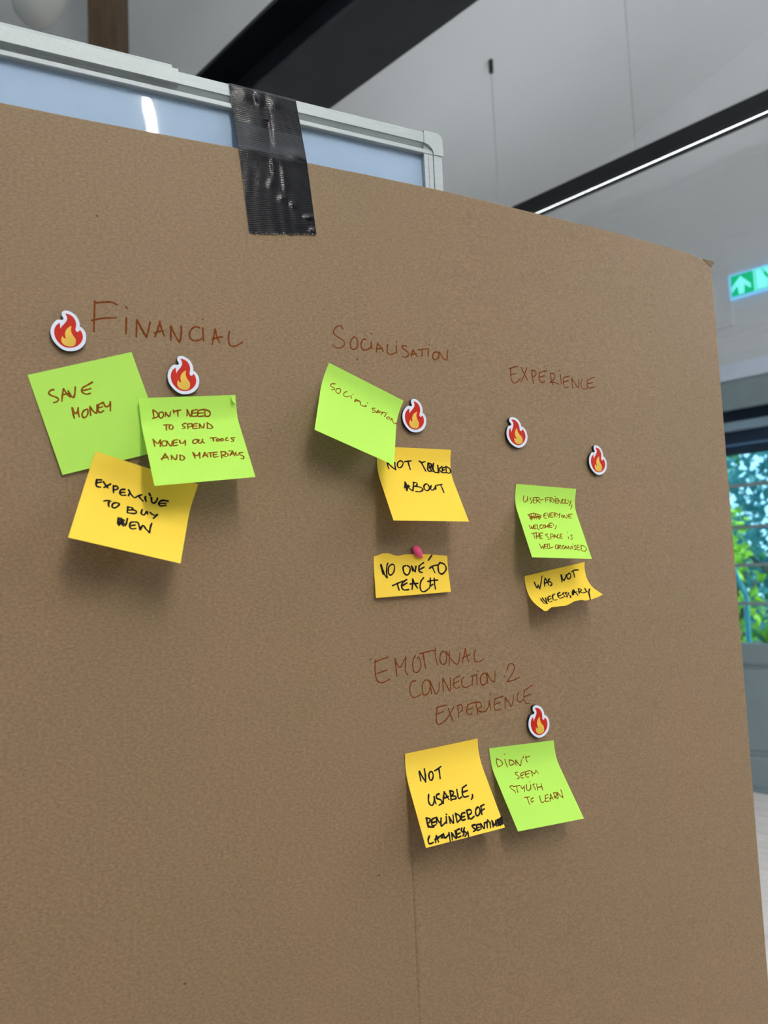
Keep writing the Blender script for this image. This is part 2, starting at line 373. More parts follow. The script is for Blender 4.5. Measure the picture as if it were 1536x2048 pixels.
tree(3.05, 10.0, 4.2, 1.5, LEAF3, 'blue-green leafy tree farthest beyond the glazed door', 4000, .10, 3, .12)
tree(1.75, 8.6, 1.7, .6, LEAF1, 'low dark green shrub on grass outside the door, nearer the frame edge', 2200, .07, 5, .1)
tree(2.95, 8.0, 1.9, .30, LEAF2, 'yellow-green sunlit shrub outside the glazed door', 330, .07, 7, .3)
tree(6.3, 14.5, 4.4, 1.9, LEAF1, 'dark green tree behind the blue-green tree outside', 3600, .12, 9, .1)
tree(.3, 14.5, 5.0, 1.7, LEAF1, 'dark green tree seen at the frame edge through the door', 3000, .12, 11, .1)
pp = thing('potted_plant', rw(1.98, 5.9, 0), MR, 'broad-leaved green plant in a terracotta pot on a stand behind the lowest panes', 'plant')
MBd().lathe(rw(1.98, 5.9, 0), [(.13, .42), (.14, .44), (.19, .78), (.21, .78), (.21, .83), (.17, .83)], 20).build('pot', POT, pp)
st = MBd()
for k in range(3):
    th = k * 2.1; st.tube(rw(1.98 + .16 * math.cos(th), 5.9 + .16 * math.sin(th), -.02), rw(1.98 + .10 * math.cos(th), 5.9 + .10 * math.sin(th), .43), .014, 8)
st.build('plant_stand', BARK, pp)
rnd = random.Random(2)
for k in range(22):
    th, tl = rnd.uniform(0, 6.28), rnd.uniform(.25, 1.0); L = rnd.uniform(.16, .32)
    o0 = rw(1.98, 5.9, .8); dr = rw(math.cos(th) * tl, math.sin(th) * tl, 1.0); dr /= np.linalg.norm(dr)
    sd_ = np.cross(dr, ZZ); sd_ /= np.linalg.norm(sd_); tip = o0 + dr * L * 1.1 - ZZ * .05 * tl; md = o0 + dr * L * .65 + ZZ * .02
    MBd().add([o0, md + sd_ * .035, tip, md - sd_ * .035, md - ZZ * .01], [(0, 1, 4), (1, 2, 4), (2, 3, 4), (3, 0, 4)]).build('leaf', LEAF2 if k % 3 else LEAF3, pp)
lp = MBd().tube(rw(2.02, 5.55, -.02), rw(1.995, 5.55, 1.22), .018, 10); lp.tube(rw(1.995, 5.55, 1.20), rw(2.10, 5.55, 1.50), .016, 10)
tag(lp.build('garden_pole', simple('pale_cyan_metal', (.25, .75, .85), .3), basis=MR, origin=rw(2.02, 5.55, 0)), 'pale cyan bent metal pole standing outside behind the glass', 'pole')

# ------------------------------------------------------------------ emergency exit sign
sg = thing('exit_sign', rw(1.5, WALL_B, 3.245), MR, 'green lit emergency exit sign with white arrow on the plaster wall', 'sign')
sa0, sa1, sz0, sz1 = 1.275, 1.735, 3.165, 3.325
MBd().box(rw, sa0, sa1, WALL_B - .035, WALL_B, sz0, sz1).build('housing', SIGN_F, sg)
MBd().box(rw, sa0 + .012, sa1 - .014, WALL_B - .038, WALL_B - .035, sz0 + .012, sz1 - .012).build('lit_panel', SIGN_G, sg)
fy0, fy1 = WALL_B - .0405, WALL_B - .038
def poly(pts, name, mat, par): return MBd().prism([rw(a, fy0, z) for a, z in pts], [rw(a, fy1, z) for a, z in pts]).build(name, mat, par)
ac = 1.66
poly([(ac, 3.30), (ac - .058, 3.235), (ac - .058, 3.205), (ac - .02, 3.242), (ac - .016, 3.185), (ac + .016, 3.185), (ac + .02, 3.242), (ac + .058, 3.205), (ac + .058, 3.235)], 'arrow', SIGN_W, sg)
poly([(1.572, 3.177), (1.580, 3.177), (1.580, 3.313), (1.572, 3.313)], 'divider', SIGN_W, sg)
poly([(1.30, 3.180), (1.566, 3.180), (1.566, 3.310), (1.30, 3.310)], 'door_symbol', SIGN_W, sg)
fy0 -= .002
poly([(1.530, 3.295), (1.522, 3.302), (1.514, 3.295), (1.522, 3.287)], 'runner_head', SIGN_G, sg)
poly([(1.522, 3.285), (1.506, 3.283), (1.478, 3.235), (1.490, 3.230), (1.512, 3.255)], 'runner_body', SIGN_G, sg)
poly([(1.478, 3.238), (1.450, 3.210), (1.456, 3.200), (1.492, 3.228)], 'runner_leg', SIGN_G, sg)
poly([(1.486, 3.236), (1.502, 3.195), (1.494, 3.190), (1.474, 3.230)], 'runner_leg', SIGN_G, sg)
MBd().box(rw, 1.735, 1.86, WALL_B - .012, WALL_B, 3.00, 3.36).build('backing_plate', WALLM, sg)

# ------------------------------------------------------------------ steel beam, timber post
s_ = 1.5                                    # I-section steel beam running parallel to the gable wall
bb = thing('steel_beam', rw(1.0, 1.83, 3.45), MR, 'black steel beam crossing under the ceiling above the whiteboard', 'beam')
b0, b1 = 1.115 * s_, 1.32 * s_; zb = 1.5 + 1.3 * s_; hb = .30
AE = AL
MBd().box(rw, AR, AE, b0, b1, zb, zb + .019).build('bottom_flange', DARK_STEEL, bb)
MBd().box(rw, AR, AE, (b0 + b1) / 2 - .006, (b0 + b1) / 2 + .006, zb + .019, zb + hb - .019).build('web', BLACK_STEEL, bb)
MBd().box(rw, AR, AE, b0, b1, zb + hb - .019, zb + hb).build('top_flange', BLACK_STEEL, bb)
# timber post
def hz(x, y, dist):
    v = ray(x, y); k = dist / math.hypot(v[0], v[1]); return CAM + v * k
pl, pr = hz(175, 60, 3.0), hz(259, 60, 3.0)
pc = (pl + pr) / 2; pc[2] = 0
hw = np.linalg.norm((pl - pr)[:2]) / 2
ax = (pr - pl); ax[2] = 0; ax /= np.linalg.norm(ax); ay = np.array([-ax[1], ax[0], 0])
phi = math.radians(-24); ex = ax * math.cos(phi) + ay * math.sin(phi); ey = np.cross(ZZ, ex)
hx = hw / (math.cos(phi) + abs(math.sin(phi)))
pw_ = lambda a, b, z: pc + ex * a + ey * b + ZZ * z
zt = ceil_z(pc @ A) - .10
o = MBd().box(pw_, -hx, hx, -hx, hx, 0, zt).build('timber_post', POST, origin=pc, basis=Matrix.Rotation(math.atan2(ex[1], ex[0]), 4, 'Z'))
bevel(tag(o, 'brown timber post rising behind the whiteboard to the ceiling', 'post'), .006)

# ------------------------------------------------------------------ pendant LED lamps
UPL = m_glow('added_uplight', (.93, .97, 1.0), 720.0); UPL2 = m_glow('added_uplight_soft', (.93, .97, 1.0), 6.0)  # added glow on the lamp tops to brighten the ceiling
def led_lamp(bc, z, a0, a1, wd, hgt, mount_a, led, label, lw=.012, up=None):
    t = thing('pendant_lamp', rw((a0 + a1) / 2, bc, z), MR, label, 'lamp', None)
    h = MBd().box(rw, a0, a1, bc - wd / 2, bc + wd / 2, z + .012, z + hgt)
    h.box(rw, a0, a1, bc - wd / 2, bc - lw / 2, z, z + .012); h.box(rw, a0, a1, bc + lw / 2, bc + wd / 2, z, z + .012)
    h.build('housing', LAMPM, t)
    MBd().box(rw, a0 + .005, a1 - .005, bc - lw / 2, bc + lw / 2, z + .004, z + .0118).build('diffuser', led, t)
    if up: MBd().box(rw, a0 + .01, a1 - .01, bc - wd / 2 + .008, bc + wd / 2 - .008, z + hgt + .0005, z + hgt + .002).build('added_up_strip', up, t)  # added strip facing up, only there to light the ceiling
    for a in mount_a:
        zc = ceil_z(rw(a, bc, 0) @ A)
        MBd().tube(rw(a, bc, z + hgt), rw(a, bc, zc - .03), .0014, 6).build('suspension_wire', WIRE, t)
        MBd().tube(rw(a, bc, zc - .075), rw(a, bc, zc + .01), .014, 12).build('ceiling_mount', LAMPM, t)
    return t
led_lamp(3.50, 3.47, -1.2, 3.2, .088, .078, (2.476, 1.62), LED2, 'long black pendant lamp with a lit strip hanging before the plaster wall', .011, UPL2)
_rw = rw
NA = np.array([-.65, .76, 0]); NA /= np.linalg.norm(NA); NB = np.array([-NA[1] * -1, -NA[0], 0])
led_lamp(3.50, 3.47, -4.9, -1.5, .065, .085, (-4.4, -1.9), LED_ADDED, 'added black pendant lamp out of view, brightening the gable wall', .05)  # added lamp outside the view, brightens the gable wall
L0 = np.array([1.154, -1.42])
def rw(a, b, z): return np.array([L0[0], L0[1], 0]) + NA * a + NB * b + ZZ * z    # this lamp hangs a few degrees off the wall's direction
led_lamp(0.0, 3.45, -2.3, .9, .065, .085, (-1.8, .45), LED, 'long black pendant lamp with a lit strip, behind the viewer', .014, UPL)
rw = _rw

# white bullet-shaped lamp at the top
q = hz(84, -20, 2.3)
wlp = thing('spot_lamp', q, Matrix.Identity(4), 'white bullet-shaped lamp hanging under the ceiling beside the timber post', 'lamp')
rr = .077
axl = RT * .42 + ZZ
MBd().lathe(q, [(.004, -.115), (.02, -.112), (.045, -.098), (.060, -.075), (rr * .92, -.03), (rr, .03), (rr, .14), (.05, .17), (.02, .18)], 28, axl).build('lamp_head', WHITEP, wlp, smooth=True)
MBd().tube(q + axl * .17, np.array([*(q + axl * .17)[:2], ceil_z(q @ A)]), .008, 8).build('stem', WHITEP, wlp)
from mathutils.geometry import tessellate_polygon
# ------------------------------------------------------------------ whiteboard on its stand
HF = -.0062                                 # front of the aluminium frame, just behind the cardboard sheet
uT = lambda x, y: ob(x, y, HF, True)
vT = uT(600, 202)[1]; v1 = uT(600, 225)[1]; v2 = uT(600, 238.5)[1]; v3 = uT(600, 247.5)[1]
uR = uT(887, 360)[0]; uM = uT(868.5, 345)[0]; uI = uT(850.5, 340)[0]
UL, VB_ = -1.05, .78
wb = thing('whiteboard', bw(-.4, 0, -.02), MB, 'white enamel whiteboard in an aluminium frame, mostly hidden behind the cardboard sheet', 'whiteboard')
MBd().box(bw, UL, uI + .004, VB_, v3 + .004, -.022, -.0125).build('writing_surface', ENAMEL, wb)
def rail_v(u0, u1, name):
    mb = MBd()
    prof = [(vT, -.024), (vT, HF - .0008), (vT - .0008, HF), (v1, HF), (v1 - .0003, HF - .0012), (v2 + .0004, HF - .0052), (v2, HF - .0006), (v3 + .0005, HF - .0006), (v3, HF - .0012), (v3, -.024)]
    return mb.prism([bw(u0, v, h) for v, h in prof], [bw(u1, v, h) for v, h in prof]).build(name, ALU, wb)
rail_v(UL, uM, 'top_rail')
capB = uT(868, 310)[1]
prof = [(uR, -.024), (uR, HF - .001), (uR - .001, HF), (uM + .0004, HF), (uM, HF - .0012), (uM - .0004, HF - .0008), ((uM + uI) / 2, HF - .0008), ((uM + uI) / 2 - .0002, HF - .0012), (uI + .0004, HF - .0012), (uI, HF - .002), (uI, -.024)]
MBd().prism([bw(u, VB_, h) for u, h in prof], [bw(u, capB, h) for u, h in prof]).build('side_rail', ALU, wb)
MBd().box(bw, UL, uR, VB_ - .02, VB_, -.024, HF).build('bottom_rail', ALU, wb)
MBd().box(bw, UL - .02, UL, VB_ - .02, vT, -.024, HF).build('side_rail', ALU, wb)
# rounded corner cap and its inner quarter
cu, cvt = uI, vT + .0008
r_ = .0065; uo = uR + .0006
arc = [(uo - r_ + r_ * math.sin(k * math.pi / 16), cvt - r_ + r_ * math.cos(k * math.pi / 16)) for k in range(9)]
vm = v1 - .001
inner = [(cu + (uM - cu) * math.sin(k * math.pi / 16), capB + (vm - capB) * math.cos(k * math.pi / 16)) for k in range(9)]
outl = [(cu, cvt)] + arc + [(uo, capB)] + inner[::-1]
cap = MBd().prism([bw(u, v, -.024) for u, v in outl], [bw(u, v, HF + .0008) for u, v in outl]).build('corner_cap', PLASTIC, wb)
inn = [(cu, vm)] + inner[1:] + [(uM, capB), (cu, capB)]
MBd().prism([bw(u, v, -.024) for u, v in inn], [bw(u, v, HF - .0012) for u, v in inn]).build('cap_inset', simple('dark_grey_plastic', (.24, .28, .29), .5), wb)
# clamp bar on the top rail, ends short of the tape
cE = ob(357, 150, -.003, True)[0]; cLip = ob(345, 122, -.003, True)[0]
ct = ob(300, 124, -.003, True)[1]; cb = ob(300, 152.5, -.003, True)[1]; cl = ob(300, 115, -.003, True)[1]
MBd().box(bw, UL, cE, cb, ct, -.010, -.0030).build('clamp_bar', simple('pale_aluminium', (.46, .51, .52), .6, metal=.15, var=.03, vs=300, bmp=.1, bs_=900), wb)
o = MBd().box(bw, UL, cLip, ct, cl, -.016, -.0045).build('clamp_lip', ALU, wb); bevel(o, .0008)
# stand
for u in (UL + .06, uR - .16):
    s1 = MBd().box(bw, u - .018, u + .018, .09, 1.7, -.060, -.026); bevel(s1.build('stand_post', ALU, wb), .003)
    s2 = MBd().box(bw, u - .02, u + .02, .065, .095, -.30, .22); bevel(s2.build('foot', ALU, wb), .004)
    for h in (-.27, .19):
        MBd().tube(bw(u - .011, .026, h), bw(u + .011, .026, h), .026, 18).build('caster', BLACK_STEEL, wb)
        MBd().tube(bw(u, .03, h), bw(u, .067, h), .008, 8).build('caster_stem', ALU, wb)
MBd().box(bw, UL + .06, uR - .16, .40, .43, -.055, -.030).build('cross_bar', ALU, wb)

# ------------------------------------------------------------------ cardboard sheet
TH = .0042
tp = [(-140, 177), (0, 203), (159, 235), (300, 262), (478, 295), (560, 312), (614, 323.5), (740, 349), (888, 380.5), (960, 398), (1087, 429), (1219, 460.5), (1300, 483), (1380, 506), (1406, 517.5)]
tpu = [ob(*p) for p in tp]
def vtop(u):
    if u <= tpu[0][0]: return tpu[0][1] + (u - tpu[0][0]) * 0
    for (a, b), (c_, d) in zip(tpu, tpu[1:]):
        if u <= c_: return b + (d - b) * (u - a) / (c_ - a)
    return tpu[-1][1]
uEdge = ob(1451.5, 900)[0]
cornA = ob(1406, 517.5); cornB = ob(1423.5, 535)
VB2 = .52
cr1 = [ob(698, 415), ob(709, 634)]; cr2 = [ob(818, 1640), ob(822.5, 1700), ob(838.5, 2048)]
uc1 = lambda v: cr1[0][0] + (cr1[1][0] - cr1[0][0]) * (v - cr1[0][1]) / (cr1[1][1] - cr1[0][1])
uc2 = lambda v: cr2[1][0] + (cr2[2][0] - cr2[1][0]) * (v - cr2[1][1]) / (cr2[2][1] - cr2[1][1])
def crease(u, v):
    z = 0
    f1 = min(1, max(0, (v - 1.66) / .05)); x = u - uc1(v)
    z += f1 * (-.00022 * math.exp(-(x / .0012) ** 2) + .00018 * math.tanh(x / .004) * math.exp(-(x / .03) ** 2))
    f2 = min(1, max(0, (1.36 - v) / .08)); x = u - uc2(v)
    z += f2 * (-.0004 * math.exp(-(x / .0011) ** 2) + .0007 * math.exp(-(x / .012) ** 2) * (1 if x > 0 else .35))
    return z
us = set(np.linspace(-1.0, .0, 60).round(5)) | set(np.linspace(.0, uEdge, 60).round(5)) | set(np.arange(-.025, .025, .0005).round(5)) | set([round(p[0], 5) for p in tpu if p[0] > -1])
us = sorted(u for u in us if u <= uEdge + 1e-6)
if us[-1] < uEdge - 1e-6: us.append(uEdge)
vrows = 60
def vtop2(u):
    if u > cornA[0]: return cornA[1] + (cornB[1] - cornA[1]) * (u - cornA[0]) / (uEdge - cornA[0])
    return vtop(u)
ccx = sorted(set(us + [cornA[0]] + list(np.linspace(cornA[0], uEdge, 5))))
V = []; F = []
for u in ccx:
    vt_ = vtop2(u)
    wob = .0006 * math.sin(u * 90) + .0005 * math.sin(u * 230 + 1)
    for k in range(vrows + 1):
        v = VB2 + (vt_ - .0018 - VB2) * k / (vrows - 2) if k < vrows - 1 else (vt_ - .0009 if k < vrows else vt_)
        V.append(bs(u, v, crease(u, v) - (.0016 if k == vrows else 0)))
nc = len(ccx); nr = vrows + 1; nF = nc * nr
for u in ccx:
    vt_ = vtop2(u)
    for k in range(nr): V.append(bs(u, VB2 + (vt_ - VB2) * k / vrows, -TH))
for i in range(nc - 1):
    for k in range(vrows):
        a, b, c_, d = i * nr + k, (i + 1) * nr + k, (i + 1) * nr + k + 1, i * nr + k + 1
        F.append((a, b, c_, d)); F.append((d + nF, c_ + nF, b + nF, a + nF))
for i in range(nc - 1):
    a, b = i * nr + vrows, (i + 1) * nr + vrows; F.append((a, b, b + nF, a + nF))
    a, b = i * nr, (i + 1) * nr; F.append((b, a, a + nF, b + nF))
for k in range(vrows):
    a, b = k, k + 1; F.append((a, b, b + nF, a + nF))
    a, b = (nc - 1) * nr + k, (nc - 1) * nr + k + 1; F.append((b, a, a + nF, b + nF))
card = thing('cardboard_sheet', bw(-.25, VB2, 0), MB, 'large brown cardboard sheet taped over the whiteboard, with notes and marker headings', 'cardboard')
EDGE = simple('cardboard_edge', (.14, .095, .055), .9, var=.2, vs=400)
mi = []
nfront = 2 * (nc - 1) * vrows
mi = [(1 if (q_ // 2) % vrows == vrows - 1 and q_ % 2 == 0 else 0) for q_ in range(nfront)] + [1] * (len(F) - nfront)
sheet = obj('sheet', V, F, [CARD, EDGE], card, mat_idx=mi)
for i, p in enumerate(sheet.data.polygons): p.use_smooth = i < nfront and mi[i] == 0
# bent-back corner flap
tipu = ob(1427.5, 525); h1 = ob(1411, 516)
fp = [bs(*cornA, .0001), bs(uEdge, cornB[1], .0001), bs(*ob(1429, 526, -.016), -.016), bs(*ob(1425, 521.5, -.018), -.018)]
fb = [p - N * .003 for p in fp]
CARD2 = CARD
MBd().prism(fp, fb).build('folded_corner', simple('cardboard_flap_brown', (.10, .062, .030), .9, var=.15, vs=500), card)  # flap is a darker brown than the sheet

# ------------------------------------------------------------------ marker strokes
def parse(s, x0, y0, k):
    out = []
    for st_ in s.split('|'):
        pts = []
        for tk in st_.split():
            sharp = tk.endswith('!'); a, b = tk.rstrip('!').split(','); pts.append((x0 + float(a) / k, y0 + float(b) / k, sharp))
        if pts: out.append(pts)
    return out
def smooth_poly(pts, step=1.1):
    P = [np.array(p[:2]) for p in pts]; S = [p[2] for p in pts]
    if len(P) == 1: P.append(P[0] + np.array([.3, .3])); S.append(False)
    closed = len(P) > 3 and np.linalg.norm(P[0] - P[-1]) < 1.2
    out = []
    for i in range(len(P) - 1):
        p1, p2 = P[i], P[i + 1]
        p0 = P[i - 1] if i > 0 and not S[i] else (P[-2] if (i == 0 and closed) else p1)
        p3 = P[i + 2] if i + 2 < len(P) and not S[i + 1] else (P[1] if (i + 2 >= len(P) and closed) else p2)
        n = max(1, int(np.linalg.norm(p2 - p1) / step))
        for j in range(n):
            t = j / n
            out.append(.5 * ((2 * p1) + (-p0 + p2) * t + (2 * p0 - 5 * p1 + 4 * p2 - p3) * t * t + (-p0 + 3 * p1 - 3 * p2 + p3) * t ** 3))
    out.append(P[-1]); return out
rs = random.Random(8)
def ribbons(strokes, to3d, width):
    """each stroke a flat strip of ink with round ends lying on the surface; to3d(px,py)->(point, normal)"""
    mb = MBd()
    for si, st_ in enumerate(strokes):
        pts = smooth_poly(st_)
        P3 = []; Nn = []
        for p in pts:
            a, n_ = to3d(p[0], p[1]); P3.append(a); Nn.append(n_)
        lift = .00010 + .000012 * (si % 9)
        n = len(P3); L = []; Rr = []
        acc = 0
        w0 = width * 1.12 * rs.uniform(.92, 1.08)
        for i in range(n):
            tg = P3[min(i + 1, n - 1)] - P3[max(i - 1, 0)]; ln = np.linalg.norm(tg)
            tg = tg / ln if ln > 1e-9 else D
            sd_ = np.cross(Nn[i], tg); sd_ /= np.linalg.norm(sd_)
            wv = w0 * .5 * (1 + .10 * math.sin(i * .55 + si)) * (1 - .18 * (i / max(1, n - 1)) ** 2)
            c_ = P3[i] + Nn[i] * lift
            if i == 0: T0, S0 = tg, sd_
            if i == n - 1: T1, S1 = tg, sd_
            L.append(c_ + sd_ * wv); Rr.append(c_ - sd_ * wv)
        vs = []; 
        a0 = P3[0] + Nn[0] * lift; r0 = np.linalg.norm(L[0] - Rr[0]) / 2
        a1 = P3[-1] + Nn[-1] * lift; r1 = np.linalg.norm(L[-1] - Rr[-1]) / 2
        vs = [x for i in range(n) for x in (L[i], Rr[i])]
        fs = [(2 * i, 2 * i + 1, 2 * i + 3, 2 * i + 2) for i in range(n - 1)]
        mb.add(vs, fs)
        cap0 = [a0 + S0 * r0 * math.cos(k * math.pi / 6) - T0 * r0 * math.sin(k * math.pi / 6) for k in range(7)]
        cap1 = [a1 + S1 * r1 * math.cos(k * math.pi / 6) + T1 * r1 * math.sin(k * math.pi / 6) for k in range(7)]
        mb.add(cap0, [tuple(range(7))]); mb.add(cap1, [tuple(range(7))[::-1]])
    return mb
def on_card(x, y):
    u, v = ob(x, y); return bs(u, v, crease(u, v)), N
def heading(s, x0, y0, k, width, label):
    mb = ribbons(parse(s, x0, y0, k), on_card, width * 1.12)
    o = obj('marker_heading', mb.v, mb.f, INK_BROWN, card); o['label'] = label
heading('382,78 376,292|384,90 450,85 500,86 540,104|362,212 440,198 532,194|600,120 608,130|603,196 600,305|676,208 672,330|678,212 710,272 742,332|768,226 757,280 742,334|836,222 822,275 802,328|836,222 848,270 868,322|798,300 830,290 862,284|912,250 914,352|912,250 945,320 974,368|986,255 986,310 974,368|1112,264 1080,258 1050,285 1045,328 1070,354 1110,350 1142,334|1136,266 1142,356|1136,202 1138,206|1222,272 1212,330 1202,380|1222,272 1236,330 1254,368|1204,342 1240,332 1274,328|1322,290 1316,340 1326,385 1355,394 1385,382 1415,364',
        80, 580, 3.4909, .00115, 'handwritten FINANCIAL in brown marker')
heading('375,140 355,108 320,112 290,145 285,185 330,220 375,250 392,285 370,318 320,328 270,298|490,216 455,252 452,318 482,342 515,322 522,270 505,228 486,216|600,242 572,245 555,290 565,335 600,348 640,330 655,300 655,262 662,335|655,182 662,190|716,280 706,368|716,282 745,315 775,362|704,340 765,328|820,295 812,340 820,380 860,392 898,370|902,308 908,378|905,264 908,270|1005,308 965,306 968,330 1010,362 1025,392 1005,418 963,412|1070,345 1050,415|1070,345 1088,378 1110,412|1045,392 1108,384|1120,347 1165,340 1222,335|1160,345 1158,410|1218,335 1220,412|1228,292 1231,297|1310,368 1275,375 1265,418 1285,445 1312,430 1325,395 1312,368|1328,366 1325,430|1330,366 1360,420 1385,440 1405,442 1415,345',
        610, 630, 4.9548, .00100, 'handwritten SOCIALISATION in brown marker')
heading('230,162 280,145 330,135|245,155 242,220 255,300 290,332 325,315 360,275|245,235 305,215|368,148 405,225 445,300|435,155 400,245 362,320|492,185 500,260 513,338|488,180 530,190 542,230 505,265|665,188 620,195 580,212|585,212 578,270 595,318 620,326 645,312|583,262 645,246|712,218 722,290 742,355|712,218 752,218 765,260 735,305 705,322|705,322 760,325 812,345|830,228 842,350|822,182 828,188|932,250 870,265|870,265 866,335 890,386 930,375|870,320 925,303|965,275 975,395|966,276 1005,340 1045,392|1050,290 1045,392|1085,285 1075,345 1085,395 1120,403 1150,385|1235,262 1190,278 1145,302|1150,300 1148,365 1175,390 1248,375|1152,342 1215,325',
        980, 710, 5.9077, .00098, 'handwritten EXPERIENCE in brown marker, upper heading')
heading('78,190 140,165 200,145|88,175 85,250 100,340 140,365 210,335|105,285 188,255|255,155 272,310|258,158 275,215 302,232 325,190 348,142|348,142 345,260 365,298|430,132 408,180 412,260 440,278 468,250 475,190 455,145 445,160|468,117 530,100 602,85|495,108 505,180 518,245|600,68 600,130 618,216|670,98 645,120 640,180 665,208 690,190 695,130 670,98|720,100 718,222|692,98 730,160 775,205 800,190 808,108|855,72 845,135 828,192|855,75 868,135 885,188|832,150 900,122|942,80 930,130 940,180 975,185 1010,160',
        730, 1280, 4.2667, .00092, 'handwritten EMOTIONAL in brown marker')
heading('432,348 395,360 382,420 395,475 425,490 480,462|520,340 490,380 495,460 525,465 550,430 555,370 525,340|552,345 568,460|552,345 580,410 605,460 630,420 632,365|662,325 668,440|662,325 695,385 725,432 728,322|808,305 755,332|760,332 755,380 775,412 808,398|760,368 800,350|845,318 825,340 830,390 860,405 898,385|905,310 955,295|918,312 912,388|952,292 955,385|963,265 966,269|1010,285 985,320 990,375 1015,382 1040,350 1035,295 1012,282|1042,280 1045,372|1042,282 1075,340 1105,352 1108,263|1215,255 1222,215 1250,200 1274,225 1262,275 1210,355!|1210,355 1260,345 1322,315',
        730, 1280, 4.2667, .00090, 'handwritten CONNECTION 2 in brown marker')
heading('608,578 650,565 697,555|615,575 608,650 612,702 635,720 690,680 730,620 757,572|612,632 670,610|712,585 730,640 750,695|790,560 800,662|785,560 822,555 828,598 795,625|942,530 875,552|880,550 865,600 885,638 912,622|873,597 920,577|945,535 962,632|935,530 982,533 992,565 955,590!|955,590 985,612 1030,605 1055,560 1060,515|1061,520 1072,592|1070,464 1073,468|1175,480 1105,502|1110,502 1100,570 1120,600 1162,588|1105,550 1155,532|1195,490 1195,582|1195,490 1225,530 1250,565 1270,475|1310,450 1298,480 1305,520 1325,528 1350,508|1427,386 1390,410 1355,436|1360,436 1355,500 1375,542 1405,538|1363,482 1418,460',
        730, 1280, 4.2667, .00088, 'handwritten EXPERIENCE in brown marker, lowest heading line')

# ------------------------------------------------------------------ paper notes
class Note:
    """a square of paper stuck along its top edge; the free end springs off the board"""
    def __init__(s, tl, tr, br, bl, H, h0=.0004, k0=.10, k1=.38, hl=None, twist=0.0, torn_top=None, torn_bot=None, curl=0.0):
        s.H = H; s.h0 = h0; s.k0, s.k1 = k0, k1
        s.tl, s.tr = [np.array(ob(*p, h0)) for p in (tl, tr)]
        s.Hl, s.Hr = H * (1 - twist), H * (1 + twist)
        s.bl = np.array(ob(*bl, h0 + s.Hl)); s.br = np.array(ob(*br, h0 + s.Hr))
        s.tt, s.tb = torn_top, torn_bot; s.curl = curl; s.lip = 0 if torn_top or H < .01 else .0011
        Lm = (np.linalg.norm(s.bl - s.tl) + np.linalg.norm(s.br - s.tr)) / 2
        n = 80
        def prof(th):
            ths = [th * s.sm((i + .5) / n) for i in range(n)]
            return np.concatenate([[0], np.cumsum(np.cos(ths))]) / n, np.concatenate([[0], np.cumsum(np.sin(ths))]) / n
        lo, hi = 0, 1.3
        for _ in range(40):
            m_ = (lo + hi) / 2; c_, q_ = prof(m_)
            if q_[-1] / c_[-1] < H / Lm: lo = m_
            else: hi = m_
        s.c, s.q = prof(lo); s.c = s.c / s.c[-1]; s.q = s.q / max(1e-9, s.q[-1]); s.n = n
        s.len = float(np.hypot(Lm, H))
    def sm(s, x):
        t = min(1, max(0, (x - s.k0) / (s.k1 - s.k0))); return t * t * (3 - 2 * t)
    def at(s, a, b):                       # a across 0..1, b down 0..1 (may overshoot for torn edges)
        bb_ = min(max(b, 0), 1) * s.n; i = min(s.n - 1, int(bb_)); f = bb_ - i
        c_ = s.c[i] * (1 - f) + s.c[i + 1] * f; q_ = s.q[i] * (1 - f) + s.q[i + 1] * f
        if b > 1: c_ += (b - 1); q_ += (b - 1)
        if b < 0: c_ += b
        top = s.tl + (s.tr - s.tl) * a; bot = s.bl + (s.br - s.bl) * a
        uv = top + (bot - top) * c_; h = s.h0 + (s.Hl + (s.Hr - s.Hl) * a) * q_ + s.curl * 4 * (a - .5) ** 2 * .004 * q_
        if b < .17: h += s.lip * (1 - max(b, 0) / .17) ** 2
        return bs(uv[0], uv[1], h)
    def normal(s, a, b):
        e = .01; n_ = np.cross(s.at(a + e, b) - s.at(a - e, b), s.at(a, b - e) - s.at(a, b + e)); n_ /= np.linalg.norm(n_)
        return n_ if n_ @ N > 0 else -n_
    def inv(s, x, y):
        p = np.array([.5, .5]); tgt = np.array([x, y]); e = 1e-3
        for _ in range(14):
            f0 = proj(s.at(*p)); r = tgt - f0
            if np.linalg.norm(r) < .02: break
            J = np.column_stack([(proj(s.at(p[0] + e, p[1])) - f0) / e, (proj(s.at(p[0], p[1] + e)) - f0) / e])
            p = p + np.clip(np.linalg.solve(J, r), -.3, .3); p = np.clip(p, -.08, 1.08)
        return p
    def to3d(s, x, y):
        a, b = s.inv(x, y); return s.at(a, b), s.normal(a, b)
def note_obj(nt_, label, mat, ink, writing, x0, y0, k, width, group, cells=28, dogear=False):
    base = bs(*((nt_.tl + nt_.tr) / 2), nt_.h0)
    t = thing('sticky_note', base, MB, label, 'note', group)
    V = []; F = []; n = cells
    for j in range(n + 1):
        for i in range(n + 1):
            a, b = i / n, j / n
            if nt_.tb: b = b * (1 + nt_.tb(a))
            if nt_.tt: b = b + (1 - j / n) * nt_.tt(a)
            V.append(nt_.at(a, b))
    for j in range(n):
        for i in range(n):
            if dogear and i >= n - 2 and j < 2 and (i - (n - 2)) >= j: continue
            F.append((j * (n + 1) + i, (j + 1) * (n + 1) + i, (j + 1) * (n + 1) + i + 1, j * (n + 1) + i + 1))
    obj('paper', V, F, mat, t, smooth=True)
    if writing:
        mb = ribbons(parse(writing, x0, y0, k), nt_.to3d, width)
        obj('handwriting', mb.v, mb.f, ink, t)
    return t
G1 = 'sticky notes stuck on the cardboard sheet'
nt_ = Note((55, 750), (263, 704), (334, 899), (125, 950), .0022, k0=.0, k1=.3)
